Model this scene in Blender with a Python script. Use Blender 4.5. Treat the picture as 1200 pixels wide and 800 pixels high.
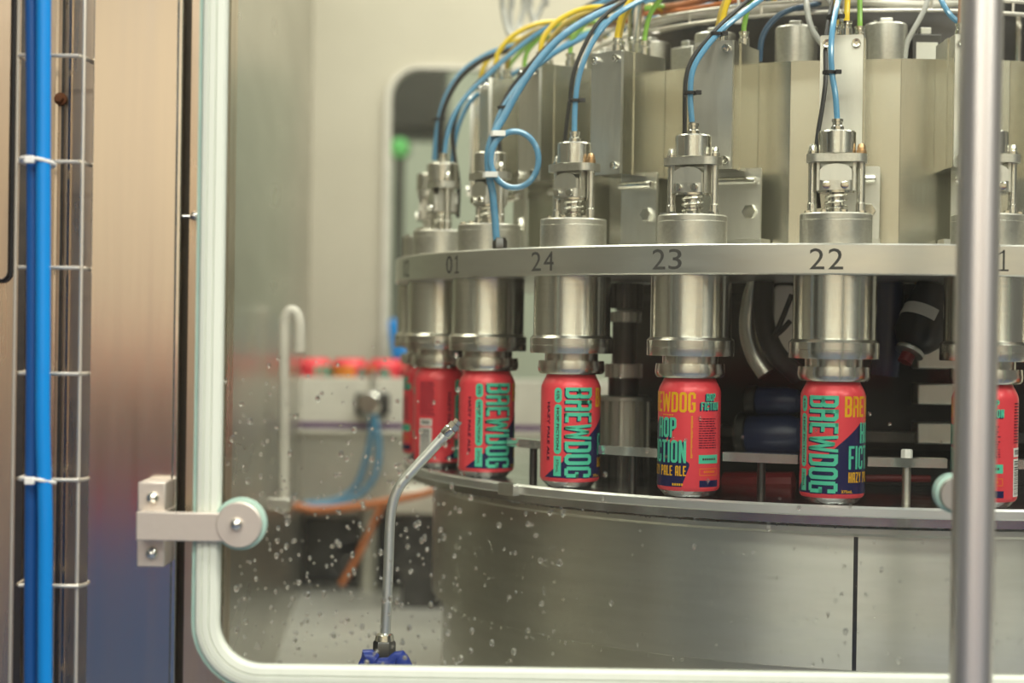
import bpy, bmesh, math, random
from math import sin, cos, pi, radians, hypot
from mathutils import Vector, Matrix

for o in list(bpy.data.objects):
    bpy.data.objects.remove(o, do_unlink=True)
S = bpy.context.scene
COL = S.collection
RND = random.Random(7)

# ------------------------------------------------------------------ camera
F, PITCH, ROLL, ZC = 2039.8, 0.00504, 0.01475, 1.45
cd = bpy.data.cameras.new('camera')
cam = bpy.data.objects.new('camera', cd)
COL.objects.link(cam)
cd.sensor_fit = 'HORIZONTAL'
cd.sensor_width = 36.0
cd.lens = F * 36.0 / 1200.0
cd.clip_start = 0.05
cam.matrix_world = (Matrix.Translation((0, 0, ZC)) @ Matrix.Rotation(pi / 2 - PITCH, 4, 'X')
                    @ Matrix.Rotation(ROLL, 4, 'Z'))
cd.dof.use_dof = True
cd.dof.focus_distance = 1.80
cd.dof.aperture_fstop = 2.7
S.camera = cam

# ------------------------------------------------------------------ light and exposure
S.view_settings.view_transform = 'Standard'
S.view_settings.look = 'None'
S.view_settings.exposure = -0.2
S.view_settings.gamma = 1.0
S.view_settings.use_curve_mapping = False
wd = bpy.data.worlds.new('world')
S.world = wd
wd.use_nodes = True
bg = wd.node_tree.nodes['Background']
bg.inputs[0].default_value = (0.90, 0.87, 0.76, 1)
bg.inputs[1].default_value = 0.20


def area(name, loc, rot, sx, sy, power, col):
    d = bpy.data.lights.new(name, 'AREA')
    d.shape = 'RECTANGLE'
    d.size, d.size_y, d.energy, d.color = sx, sy, power, col
    o = bpy.data.objects.new(name, d)
    COL.objects.link(o)
    o.location, o.rotation_euler = loc, rot
    return o


WARM = (1.0, 0.975, 0.87)
area('ceiling_lamp', (0.1, -0.5, 3.3), (0, 0, 0), 3.2, 0.5, 80, WARM)
area('ceiling_lamp', (0.9, 0.9, 3.3), (0, 0, 0), 2.4, 0.4, 70, WARM)
area('ceiling_lamp', (0.5, 2.6, 3.3), (0, 0, 0), 2.6, 0.7, 80, WARM)
area('ceiling_lamp', (0.2, 4.6, 3.3), (0, 0, 0), 3.0, 0.6, 45, WARM)
area('ceiling_lamp', (-0.8, -2.3, 3.3), (0, 0, 0), 3.2, 0.4, 90, WARM)  # added to brighten the unseen wall behind the camera, not a known lamp
area('ceiling_lamp', (2.6, -1.2, 3.2), (0, 0, 0), 0.6, 3.2, 90, WARM)


def at(px, py, Y):
    """point of the place at depth Y seen at pixel (px, py) of the 1200x800 frame"""
    a, b = px - 600.0, py - 400.0
    cr, sr = cos(ROLL), sin(ROLL)
    u, v = (a * cr + b * sr) / F, (-a * sr + b * cr) / F
    c, s = cos(PITCH), sin(PITCH)
    y, z = c - v * s, -s - v * c
    k = Y / y
    return Vector((u * k, Y, ZC + z * k))


# ------------------------------------------------------------------ materials
M = {}


def mat(name, col, rough=0.5, metal=0.0, noise=None, bump=0.0, col2=None, rvar=0.0,
        spec=0.5, trans=0.0, ior=1.45, coat=0.0, aniso=0.0, ramp=(0.35, 0.65)):
    m = bpy.data.materials.new(name)
    m.use_nodes = True
    nt = m.node_tree
    p = nt.nodes['Principled BSDF']
    p.inputs['Base Color'].default_value = (*col, 1)
    p.inputs['Roughness'].default_value = rough
    p.inputs['Metallic'].default_value = metal
    p.inputs['Specular IOR Level'].default_value = spec
    p.inputs['Transmission Weight'].default_value = trans
    p.inputs['IOR'].default_value = ior
    p.inputs['Coat Weight'].default_value = coat
    if aniso:
        p.inputs['Anisotropic'].default_value = aniso
        p.inputs['Anisotropic Rotation'].default_value = 0.25
        tg = nt.nodes.new('ShaderNodeTangent')
        tg.direction_type, tg.axis = 'RADIAL', 'Z'
        nt.links.new(tg.outputs[0], p.inputs['Tangent'])
    if noise is None:
        noise = (30, 30, 30)
    if col2 is None and not metal:
        col2 = tuple(c * 0.9 for c in col)
    if col2 or bump or rvar:
        tc = nt.nodes.new('ShaderNodeTexCoord')
        mp = nt.nodes.new('ShaderNodeMapping')
        mp.inputs['Scale'].default_value = noise
        nz = nt.nodes.new('ShaderNodeTexNoise')
        nz.inputs['Scale'].default_value = 1.0
        nz.inputs['Detail'].default_value = 4.0
        nt.links.new(tc.outputs['Object'], mp.inputs[0])
        nt.links.new(mp.outputs[0], nz.inputs['Vector'])
        if col2:
            r = nt.nodes.new('ShaderNodeValToRGB')
            r.color_ramp.elements[0].position, r.color_ramp.elements[1].position = ramp
            r.color_ramp.elements[0].color = (*col, 1)
            r.color_ramp.elements[1].color = (*col2, 1)
            nt.links.new(nz.outputs[0], r.inputs[0])
            nt.links.new(r.outputs[0], p.inputs['Base Color'])
        if rvar:
            a = nt.nodes.new('ShaderNodeMapRange')
            a.inputs['From Min'].default_value, a.inputs['From Max'].default_value = 0.3, 0.7
            a.inputs['To Min'].default_value = max(0.02, rough - rvar)
            a.inputs['To Max'].default_value = rough + rvar
            nt.links.new(nz.outputs[0], a.inputs['Value'])
            nt.links.new(a.outputs[0], p.inputs['Roughness'])
        if bump:
            b = nt.nodes.new('ShaderNodeBump')
            b.inputs['Strength'].default_value = bump
            b.inputs['Distance'].default_value = 0.001
            nt.links.new(nz.outputs[0], b.inputs['Height'])
            nt.links.new(b.outputs[0], p.inputs['Normal'])
    M[name] = m
    return m


ST, ST2 = (0.72, 0.705, 0.64), (0.68, 0.665, 0.60)
mat('steel_turned', ST, 0.24, 1.0, (3, 3, 300), 0.0, ST2, 0.03, aniso=0.75)
mat('steel_cast', (0.66, 0.645, 0.585), 0.38, 1.0, (260, 260, 260), 0.05, (0.58, 0.565, 0.50), 0.06)
mat('steel_polish', (0.78, 0.77, 0.72), 0.14, 1.0, (40, 40, 40), 0.0, (0.74, 0.73, 0.67), 0.04)
mat('steel_ring', (0.80, 0.80, 0.76), 0.32, 1.0, (10, 10, 60), 0.0, (0.74, 0.735, 0.69), 0.05)
mat('steel_sheet', (0.62, 0.615, 0.54), 0.24, 1.0, (350, 350, 3), 0.0, (0.60, 0.595, 0.52), 0.02)
mat('steel_plate', (0.70, 0.69, 0.63), 0.40, 1.0, (90, 90, 20), 0.01, (0.66, 0.65, 0.585), 0.04)
mat('steel_hinge', (0.70, 0.64, 0.575), 0.48, 0.75, (60, 60, 60), 0.0, (0.66, 0.60, 0.535), 0.04)
mat('steel_post', (0.74, 0.71, 0.68), 0.40, 1.0, (90, 90, 2), 0.0, (0.71, 0.68, 0.65), 0.03, aniso=0.5)
mat('steel_rim', (0.86, 0.88, 0.86), 0.40, 1.0, (20, 20, 20), 0.0, (0.80, 0.82, 0.82), 0.04)
mat('steel_drum', (0.70, 0.69, 0.625), 0.36, 1.0, (9, 9, 60), 0.0, (0.635, 0.625, 0.56), 0.02, aniso=0.85)
mat('steel_table', (0.62, 0.63, 0.62), 0.20, 1.0, (30, 30, 30), 0.01, (0.56, 0.57, 0.56), 0.05)
mat('steel_column', (0.74, 0.69, 0.62), 0.15, 1.0, (70, 70, 2.5), 0.0, (0.71, 0.66, 0.60), 0.03)
mat('steel_wall', (0.50, 0.485, 0.43), 0.30, 1.0, (2, 2, 12), 0.0, (0.46, 0.445, 0.39), 0.03)
mat('steel_bed', (0.74, 0.73, 0.67), 0.42, 0.6, (8, 8, 8), 0.02, (0.62, 0.61, 0.55), 0.08)
mat('steel_dark', (0.12, 0.118, 0.115), 0.36, 1.0, (40, 40, 40), 0.02, (0.09, 0.087, 0.085), 0.08)
mat('core_shade', (0.012, 0.011, 0.012), 0.6, 0.0, (30, 30, 30), 0.03, (0.02, 0.018, 0.018))  # shade inside the carousel put into the colour as near-black
mat('black_rubber', (0.018, 0.018, 0.02), 0.5, 0, (80, 80, 80), 0.05)
mat('black_plastic', (0.02, 0.02, 0.022), 0.38)
mat('navy_plastic', (0.016, 0.024, 0.07), 0.35)
mat('digit_black', (0.05, 0.048, 0.045), 0.6)
mat('cream_wall', (0.52, 0.485, 0.39), 0.6, 0, (3, 3, 3), 0.0, (0.48, 0.445, 0.355))
mat('cream_gasket', (0.70, 0.74, 0.65), 0.42, 0, (60, 60, 4), 0.02, (0.67, 0.71, 0.62))
mat('green_edge', (0.42, 0.60, 0.52), 0.2, 0, (40, 40, 40), 0.0, (0.36, 0.54, 0.47))
mat('hose_blue', (0.004, 0.24, 0.66), 0.3, 0, (30, 30, 3), 0.0, (0.004, 0.21, 0.60), coat=0.3)
mat('hose_navy', (0.012, 0.10, 0.34), 0.35, 0, (30, 30, 3), 0.0, (0.01, 0.08, 0.28))
mat('tube_blue', (0.10, 0.27, 0.42), 0.22, 0, (60, 60, 60), 0.0, (0.08, 0.235, 0.38), coat=0.4)
mat('tube_yellow', (0.74, 0.53, 0.03), 0.3, 0, (60, 60, 60), 0.0, (0.64, 0.44, 0.02), coat=0.3)
mat('tube_green', (0.22, 0.42, 0.07), 0.3, 0, (60, 60, 60), 0.0, (0.18, 0.36, 0.06), coat=0.3)
mat('tube_brown', (0.34, 0.13, 0.05), 0.35, 0, (60, 60, 60))
mat('tube_ochre', (0.40, 0.29, 0.06), 0.35, 0, (60, 60, 60))
mat('tube_grey', (0.34, 0.34, 0.31), 0.4, 0, (60, 60, 60))
mat('tube_white', (0.72, 0.70, 0.63), 0.4, 0, (60, 60, 60))
mat('tube_orange', (0.50, 0.16, 0.05), 0.4, 0, (60, 60, 60))
mat('tube_slate', (0.03, 0.07, 0.12), 0.35)
mat('cable_black', (0.015, 0.015, 0.014), 0.45)
mat('tie_white', (0.85, 0.84, 0.80), 0.4)
mat('brass', (0.62, 0.40, 0.22), 0.3, 1.0, (40, 40, 40), 0.0, (0.52, 0.34, 0.18))
mat('blue_handle', (0.02, 0.05, 0.34), 0.35)
mat('wire_pale', (0.74, 0.70, 0.62), 0.35, 0.7)
mat('white_plastic', (0.66, 0.63, 0.55), 0.5)
mat('purple_belt', (0.14, 0.04, 0.20), 0.5)
mat('yellow_plastic', (0.62, 0.36, 0.02), 0.5)
mat('red_plastic', (0.14, 0.01, 0.012), 0.45)
mat('trim_brown', (0.10, 0.09, 0.075), 0.4, 0.5)
mat('rust', (0.22, 0.09, 0.04), 0.7, 0.4)
mat('tan_panel', (0.66, 0.56, 0.44), 0.3, 1.0, (60, 60, 6), 0.03, (0.58, 0.48, 0.37), 0.06)
mat('far_box', (0.10, 0.10, 0.085), 0.6)
mat('far_wall', (0.62, 0.66, 0.52), 0.7, 0, (2, 2, 2), 0.0, (0.54, 0.58, 0.45))
mat('floor_blue', (0.12, 0.15, 0.23), 0.4, 0, (3, 3, 3), 0.02, (0.10, 0.125, 0.19))
mat('tan_wall', (0.80, 0.66, 0.49), 0.7, 0, (2, 2, 2), 0.0, (0.74, 0.61, 0.45))
mat('band_blue', (0.11, 0.165, 0.33), 0.5, 0, (4, 4, 4))
mat('band_dark', (0.15, 0.13, 0.105), 0.6, 0, (4, 4, 4))
mat('band_red', (0.60, 0.05, 0.045), 0.5, 0, (4, 4, 4))
mat('can_red', (0.84, 0.065, 0.085), 0.32, 0.1, (30, 30, 30), 0.0, (0.80, 0.06, 0.08), coat=0.25)
mat('can_navy', (0.012, 0.013, 0.075), 0.32, 0.1, coat=0.25)
mat('can_teal', (0.09, 0.58, 0.38), 0.34, 0.1, coat=0.2)
mat('can_yellow', (0.84, 0.44, 0.01), 0.34, 0.1, coat=0.2)
mat('can_orange', (0.86, 0.22, 0.02), 0.34, 0.1, coat=0.2)
mat('can_wine', (0.07, 0.006, 0.03), 0.34, 0.1, coat=0.2)
mat('can_white', (0.80, 0.78, 0.74), 0.34, 0.1)
mat('aluminium', (0.80, 0.80, 0.80), 0.22, 1.0, (60, 60, 400), 0.02, (0.72, 0.72, 0.72))
mat('water', (1, 1, 1), 0.02, 0, trans=1.0, ior=1.33, col2=(0.98, 0.98, 0.98))
mat('clear_guide', (0.80, 0.82, 0.78), 0.10, 0.85, (40, 40, 40), 0.0, (0.7, 0.72, 0.68))

g = bpy.data.materials.new('green_lamp')
g.use_nodes = True
gp = g.node_tree.nodes['Principled BSDF']
gp.inputs['Base Color'].default_value = (0.1, 0.6, 0.15, 1)
gp.inputs['Emission Color'].default_value = (0.30, 0.75, 0.22, 1)
gp.inputs['Emission Strength'].default_value = 0.4
M['green_lamp'] = g

# clear safety glass: transparent with Fresnel reflection and milky haze painted in as faint pale diffuse
g = bpy.data.materials.new('safety_glass')
g.use_nodes = True
nt = g.node_tree
nt.nodes.clear()
out = nt.nodes.new('ShaderNodeOutputMaterial')
tr = nt.nodes.new('ShaderNodeBsdfTransparent')
tr.inputs[0].default_value = (0.97, 0.985, 0.97, 1)
gl = nt.nodes.new('ShaderNodeBsdfGlossy')
gl.inputs['Roughness'].default_value = 0.03
df = nt.nodes.new('ShaderNodeBsdfDiffuse')
df.inputs[0].default_value = (0.8, 0.78, 0.7, 1)
fr = nt.nodes.new('ShaderNodeFresnel')
fr.inputs[0].default_value = 1.18
m1 = nt.nodes.new('ShaderNodeMixShader')
m2 = nt.nodes.new('ShaderNodeMixShader')
tc = nt.nodes.new('ShaderNodeTexCoord')
nz = nt.nodes.new('ShaderNodeTexNoise')
nz.inputs['Scale'].default_value = 6
mr = nt.nodes.new('ShaderNodeMapRange')
mr.inputs['From Min'].default_value, mr.inputs['From Max'].default_value = 0.3, 0.7
mr.inputs['To Min'].default_value, mr.inputs['To Max'].default_value = 0.002, 0.007
nt.links.new(tc.outputs['Object'], nz.inputs['Vector'])
nt.links.new(nz.outputs[0], mr.inputs['Value'])
nt.links.new(fr.outputs[0], m1.inputs[0])
nt.links.new(tr.outputs[0], m1.inputs[1])
nt.links.new(gl.outputs[0], m1.inputs[2])
nt.links.new(mr.outputs[0], m2.inputs[0])
nt.links.new(m1.outputs[0], m2.inputs[1])
nt.links.new(df.outputs[0], m2.inputs[2])
nt.links.new(m2.outputs[0], out.inputs[0])
M['safety_glass'] = g


# ------------------------------------------------------------------ mesh builder
class MB:
    def __init__(s):
        s.v, s.f = [], []

    def add(s, vs, fs):
        n = len(s.v)
        s.v += [tuple(v) for v in vs]
        s.f += [tuple(i + n for i in f) for f in fs]
        return s

    def box(s, x0, x1, y0, y1, z0, z1):
        return s.add([(x0, y0, z0), (x1, y0, z0), (x1, y1, z0), (x0, y1, z0),
                      (x0, y0, z1), (x1, y0, z1), (x1, y1, z1), (x0, y1, z1)],
                     [(0, 3, 2, 1), (4, 5, 6, 7), (0, 1, 5, 4), (1, 2, 6, 5), (2, 3, 7, 6), (3, 0, 4, 7)])

    def lathe(s, prof, n=32, c=(0, 0, 0), axis='z', a0=0.0, a1=2 * pi, caps=True):
        """profile [(r, h)] turned about an axis; ends closed"""
        full = abs(a1 - a0 - 2 * pi) < 1e-6
        m = n if full else n + 1
        vs, fs = [], []
        for r, h in prof:
            for k in range(m):
                a = a0 + (a1 - a0) * k / n
                p = (r * cos(a), r * sin(a), h)
                if axis == 'y':
                    p = (p[0], h, -p[1])
                elif axis == 'x':
                    p = (h, p[0], p[1])
                vs.append((p[0] + c[0], p[1] + c[1], p[2] + c[2]))
        L = len(prof)
        for i in range(L - 1):
            for k in range(n):
                k2 = (k + 1) % m
                fs.append((i * m + k, i * m + k2, (i + 1) * m + k2, (i + 1) * m + k))
        if full and caps:
            if prof[0][0] > 1e-6:
                fs.append(tuple(reversed(range(m))))
            if prof[-1][0] > 1e-6:
                fs.append(tuple(range((L - 1) * m, L * m)))
        return s.add(vs, fs)

    def cyl(s, c, r, h, n=20, axis='z', bev=0.0):
        """cylinder from c along +axis, bevelled rims"""
        if bev:
            pr = [(r - bev, 0), (r, bev), (r, h - bev), (r - bev, h)]
        else:
            pr = [(r, 0), (r, h)]
        return s.lathe(pr, n, c, axis)

    def rod(s, a, b, r, n=10, r2=None):
        a, b = Vector(a), Vector(b)
        d = (b - a).normalized()
        x = d.orthogonal().normalized()
        y = d.cross(x)
        r2 = r if r2 is None else r2
        vs = []
        for p, rr in ((a, r), (b, r2)):
            for k in range(n):
                t = 2 * pi * k / n
                vs.append(p + x * rr * cos(t) + y * rr * sin(t))
        fs = [(k, (k + 1) % n, n + (k + 1) % n, n + k) for k in range(n)]
        fs += [tuple(reversed(range(n))), tuple(range(n, 2 * n))]
        return s.add(vs, fs)

    def tube(s, pts, r, n=10, sub=6, closed=False):
        pts = [Vector(p) for p in pts]
        q = []
        L = len(pts)
        seg = L if closed else L - 1
        if sub <= 1:
            q = pts
        else:
            for i in range(seg):
                if closed:
                    p0, p1, p2, p3 = pts[i - 1], pts[i], pts[(i + 1) % L], pts[(i + 2) % L]
                else:
                    p1, p2 = pts[i], pts[i + 1]
                    p0 = pts[i - 1] if i else p1 * 2 - p2
                    p3 = pts[i + 2] if i + 2 < L else p2 * 2 - p1
                for k in range(sub):
                    t = k / sub
                    q.append(0.5 * (2 * p1 + (p2 - p0) * t + (2 * p0 - 5 * p1 + 4 * p2 - p3) * t * t
                                    + (3 * p1 - p0 - 3 * p2 + p3) * t ** 3))
            if not closed:
                q.append(pts[-1])
        N = len(q)
        vs, x = [], None
        for i, p in enumerate(q):
            if closed:
                d = (q[(i + 1) % N] - q[i - 1]).normalized()
            else:
                d = (q[min(i + 1, N - 1)] - q[max(i - 1, 0)]).normalized()
            x = d.orthogonal().normalized() if x is None else (x - d * x.dot(d)).normalized()
            y = d.cross(x)
            rr = r[min(int(i / max(1, sub)), len(r) - 1)] if isinstance(r, (list, tuple)) else r
            for k in range(n):
                t = 2 * pi * k / n
                vs.append(p + x * rr * cos(t) + y * rr * sin(t))
        fs = []
        for i in range(N if closed else N - 1):
            j = (i + 1) % N
            for k in range(n):
                k2 = (k + 1) % n
                fs.append((i * n + k, i * n + k2, j * n + k2, j * n + k))
        if not closed:
            fs += [tuple(reversed(range(n))), tuple(range((N - 1) * n, N * n))]
        return s.add(vs, fs)

    def prism(s, poly, y0, y1, plane='xz'):
        """flat polygon [(a, b)] given depth"""
        n = len(poly)
        ar = sum(poly[i][0] * poly[(i + 1) % n][1] - poly[(i + 1) % n][0] * poly[i][1] for i in range(n))
        if ar < 0:
            poly = poly[::-1]
        if plane == 'xz':
            vs = [(a, y0, b) for a, b in poly] + [(a, y1, b) for a, b in poly]
        else:
            vs = [(a, b, y1) for a, b in poly] + [(a, b, y0) for a, b in poly]
        fs = [tuple(range(n)), tuple(reversed(range(n, 2 * n)))]
        fs += [((i + 1) % n, i, n + i, n + (i + 1) % n) for i in range(n)]
        return s.add(vs, fs)

    def xf(s, mtx):
        s.v = [tuple(mtx @ Vector(v)) for v in s.v]
        return s

    def mesh(s, name, m, ang=35):
        me = bpy.data.meshes.new(name)
        me.from_pydata(s.v, [], s.f)
        me.validate()
        me.materials.append(M[m])
        for p in me.polygons:
            p.use_smooth = True
        me.set_sharp_from_angle(angle=radians(ang))
        return me

    def build(s, name, m, parent=None, bevel=0.0, ang=35):
        o = bpy.data.objects.new(name, s.mesh(name, m, ang))
        COL.objects.link(o)
        if parent is not None:
            o.parent = parent
        if bevel:
            b = o.modifiers.new('bevel', 'BEVEL')
            b.width, b.segments, b.limit_method = bevel, 2, 'ANGLE'
        return o


def tag(o, label, cat, group=None):
    o['label'], o['category'] = label, cat
    if group:
        o['group'] = group
    return o


def struct(o):
    o['kind'] = 'structure'
    return o


def empty(name, loc=(0, 0, 0), rz=0.0):
    o = bpy.data.objects.new(name, None)
    o.empty_display_size = 0.02
    COL.objects.link(o)
    o.location = loc
    o.rotation_euler = (0, 0, rz)
    return o


def part(me, name, parent, loc=(0, 0, 0), rz=0.0):
    o = bpy.data.objects.new(name, me)
    COL.objects.link(o)
    o.parent = parent
    o.location = loc
    o.rotation_euler = (0, 0, rz)
    return o


def copy_tree(o, parent=None):
    c = o.copy()
    COL.objects.link(c)
    c.parent = parent
    for ch in [x for x in bpy.data.objects if x.parent == o]:
        copy_tree(ch, c)
    return c


def rbox(x0, x1, z0, z1, r, n=5):
    """rounded rectangle outline"""
    p = []
    for cx, cz, a in ((x1 - r, z0 + r, -pi / 2), (x1 - r, z1 - r, 0), (x0 + r, z1 - r, pi / 2), (x0 + r, z0 + r, pi)):
        for k in range(n + 1):
            t = a + (pi / 2) * k / n
            p.append((cx + r * cos(t), cz + r * sin(t)))
    return p


# ------------------------------------------------------------------ flat print: letters as outlines, wrapped onto round things
def _ring(x0, y0, x1, y1, tx, ty, ch=(1, 1, 1, 1)):
    """hollow frame with chamfered corners (bl, br, tr, tl), as quads"""
    def loop(a0, b0, a1, b1, c, d):
        pts = []
        for q, (x, y, sx, sy) in enumerate(((a0, b0, 1, 1), (a1, b0, -1, 1), (a1, b1, -1, -1), (a0, b1, 1, -1))):
            e = 1.0 if ch[q] else 0.001
            A, B = (x, y + sy * d * e), (x + sx * c * e, y)
            pts += [A, B] if q in (0, 2) else [B, A]
        return pts
    o = loop(x0, y0, x1, y1, tx * 0.75, ty * 0.75)
    i = loop(x0 + tx, y0 + ty, x1 - tx, y1 - ty, tx * 0.35, ty * 0.35)
    return [[o[k], o[(k + 1) % 8], i[(k + 1) % 8], i[k]] for k in range(8)]


def glyph(ch, tx, ty):
    R_ = lambda a, b, c, d: [[(a, b), (c, b), (c, d), (a, d)]]
    V = lambda x: R_(x, 0, x + tx, 1)
    H = lambda y: R_(0, y, 1, y + ty)
    D = lambda xa, ya, xb, yb, t=tx: [[(xa, ya), (xa + t, ya), (xb + t, yb), (xb, yb)]]
    mid = 0.5 - ty / 2
    if ch == 'B':
        return _ring(0, 0, 1, 0.5 + ty / 2, tx, ty, (0, 1, 1, 0)) + _ring(0, mid, 1, 1, tx, ty, (0, 1, 1, 0))
    if ch == 'R':
        return _ring(0, mid, 1, 1, tx, ty, (0, 1, 1, 0)) + V(0) + R_(1 - tx, 0, 1, 0.5)
    if ch == 'P':
        return _ring(0, 0.42, 1, 1, tx, ty, (0, 1, 1, 0)) + V(0)
    if ch == 'D':
        return _ring(0, 0, 1, 1, tx, ty, (0, 1, 1, 0))
    if ch in 'O0':
        return _ring(0, 0, 1, 1, tx, ty)
    if ch == 'C':
        return R_(0, ty * .6, tx, 1 - ty * .6) + R_(tx * .5, 0, 1 - tx * .5, ty) + R_(tx * .5, 1 - ty, 1 - tx * .5, 1) + \
            R_(1 - tx, ty * .5, 1, 0.36) + R_(1 - tx, 0.64, 1, 1 - ty * .5)
    if ch == 'G':
        return R_(0, ty * .6, tx, 1 - ty * .6) + R_(tx * .5, 0, 1 - tx * .5, ty) + R_(tx * .5, 1 - ty, 1 - tx * .5, 1) + \
            R_(1 - tx, ty * .5, 1, 0.5) + R_(1 - tx, 0.68, 1, 1 - ty * .5) + R_(0.5, 0.5 - ty, 1, 0.5)
    if ch == 'E':
        return V(0) + H(0) + H(1 - ty) + R_(0, mid, 0.85, mid + ty)
    if ch == 'F':
        return V(0) + H(1 - ty) + R_(0, mid, 0.85, mid + ty)
    if ch == 'L':
        return V(0) + H(0)
    if ch == 'I':
        return R_(0, 0, 1, 1)
    if ch == 'T':
        return H(1 - ty) + R_(0.5 - tx / 2, 0, 0.5 + tx / 2, 1)
    if ch == 'H':
        return V(0) + V(1 - tx) + H(mid)
    if ch == 'A':
        return R_(0, 0, tx, 1 - ty * .5) + R_(1 - tx, 0, 1, 1 - ty * .5) + R_(tx * .5, 1 - ty, 1 - tx * .5, 1) + H(0.3)
    if ch == 'N':
        return V(0) + V(1 - tx) + D(1 - tx, 0, 0, 1)
    if ch == 'W':
        t = tx * 0.8
        return D(0.14, 0, 0, 1, t) + D(0.14, 0, 0.5 - t / 2, 0.9, t) + D(0.86 - t, 0, 0.5 - t / 2, 0.9, t) + D(0.86 - t, 0, 1 - t, 1, t)
    if ch == 'Y':
        return D(0.5 - tx / 2, 0.42, 0, 1) + D(0.5 - tx / 2, 0.42, 1 - tx, 1) + R_(0.5 - tx / 2, 0, 0.5 + tx / 2, 0.45)
    if ch == 'Z':
        return H(0) + H(1 - ty) + D(0, ty * .5, 1 - tx, 1 - ty * .5)
    return []


def word(txt, u0, v0, u1, v1, stroke, gap=0.14, rot=False):
    """letters filling the box; rot = letters turned a quarter, read downwards"""
    wd_ = {'I': None, 'W': 1.45, ' ': 0.5, 'L': 0.85, 'F': 0.9, 'E': 0.9, 'T': 0.95}
    L = (v1 - v0) if rot else (u1 - u0)
    Hh = (u1 - u0) if rot else (v1 - v0)
    n = len(txt)
    base = L / (n * (1 + gap))
    iw = stroke / base
    tot = sum((iw if c == 'I' else wd_.get(c, 1.0)) for c in txt) + gap * (n - 1)
    k = L / tot
    pos, res = 0.0, []
    for c in txt:
        w = (stroke if c == 'I' else wd_.get(c, 1.0) * k)
        if c != ' ':
            for poly in glyph(c, min(0.48, stroke / w), stroke / Hh):
                if rot:
                    res.append([(u0 + y * Hh, v1 - (pos + x * w)) for x, y in poly])
                else:
                    res.append([(u0 + pos + x * w, v0 + y * Hh) for x, y in poly])
        pos += w + gap * k
    return res


def font_polys(txt, u0, v0, u1, v1, bold=0.0, rot=False):
    cu = bpy.data.curves.new('t', 'FONT')
    cu.body = txt
    cu.offset = bold
    cu.resolution_u = 3
    o = bpy.data.objects.new('t', cu)
    COL.objects.link(o)
    me = bpy.data.meshes.new_from_object(o)
    xs = [v.co.x for v in me.vertices]
    ys = [v.co.y for v in me.vertices]
    x0, x1, y0, y1 = min(xs), max(xs), min(ys), max(ys)
    res = []
    for p in me.polygons:
        q = []
        for i in p.vertices:
            a = (me.vertices[i].co.x - x0) / (x1 - x0)
            b = (me.vertices[i].co.y - y0) / (y1 - y0)
            q.append((u0 + b * (u1 - u0), v1 - a * (v1 - v0)) if rot else (u0 + a * (u1 - u0), v0 + b * (v1 - v0)))
        res.append(q)
    bpy.data.objects.remove(o, do_unlink=True)
    bpy.data.meshes.remove(me)
    bpy.data.curves.remove(cu)
    return res


def rect(u0, v0, u1, v1):
    return [[(u0, v0), (u1, v0), (u1, v1), (u0, v1)]]


def wrap(polys, radius, step, name, m, k=1.0):
    """flat polygons (u to the right, v up) laid round a vertical cylinder; u = 0 faces -Y"""
    bm = bmesh.new()
    for poly in polys:
        n = len(poly)
        ar = sum(poly[i][0] * poly[(i + 1) % n][1] - poly[(i + 1) % n][0] * poly[i][1] for i in range(n))
        if abs(ar) < 1e-12:
            continue
        if ar < 0:
            poly = poly[::-1]
        try:
            bm.faces.new([bm.verts.new((a * k, b * k, 0)) for a, b in poly])
        except ValueError:
            pass
    bmesh.ops.triangulate(bm, faces=bm.faces[:])
    us = [v.co.x for v in bm.verts]
    a, b = min(us), max(us)
    i = math.floor(a / step) + 1
    while i * step < b:
        bmesh.ops.bisect_plane(bm, geom=bm.verts[:] + bm.edges[:] + bm.faces[:], dist=1e-9,
                               plane_co=(i * step, 0, 0), plane_no=(1, 0, 0))
        i += 1
    for v in bm.verts:
        t = v.co.x / radius
        v.co = Vector((radius * sin(t), -radius * cos(t), v.co.y))
    me = bpy.data.meshes.new(name)
    bm.to_mesh(me)
    bm.free()
    me.materials.append(M[m])
    for p in me.polygons:
        p.use_smooth = True
    return me


# ================================================================== the setting
CX, CY = 0.4696, 2.3459          # axis of the carousel
HC = ZC - 0.1693                 # table top under the cans
PR = 0.5816                      # pitch circle of the filling heads
RR, HR = 0.6263, ZC + 0.0784     # number ring: radius, mid height
TH22 = radians(13.93)
BED = 0.96

struct(MB().box(-4.5, 5, -3.6, 6.2, -0.1, 0).build('floor', 'floor_blue'))
struct(MB().box(-4.5, 5, 6.0, 6.1, 0, 3.6).build('wall_back', 'far_wall'))
wf = struct(MB().box(-4.5, 5, -3.6, -3.5, 0, 3.6).build('wall_front', 'tan_wall'))
MB().box(-4.5, 5, -3.5, -3.46, 0.0, 0.74).build('reflect_band_low', 'band_blue', wf)  # unseen band added so the steel column reflects blue low down
MB().box(-4.5, 5, -3.5, -3.45, 0.74, 0.84).build('rail', 'band_red', wf)  # unseen strip, added to put a red line into the steel reflections
MB().box(-4.5, 5, -3.5, -3.46, 0.84, 1.25).build('reflect_band_dark', 'band_dark', wf)  # unseen dark band, made up for the reflections in the column
MB().box(-4.5, 5, -3.5, -3.45, 1.27, 1.33).build('rail', 'band_red', wf)  # second unseen red strip, added for the steel to reflect

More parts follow.
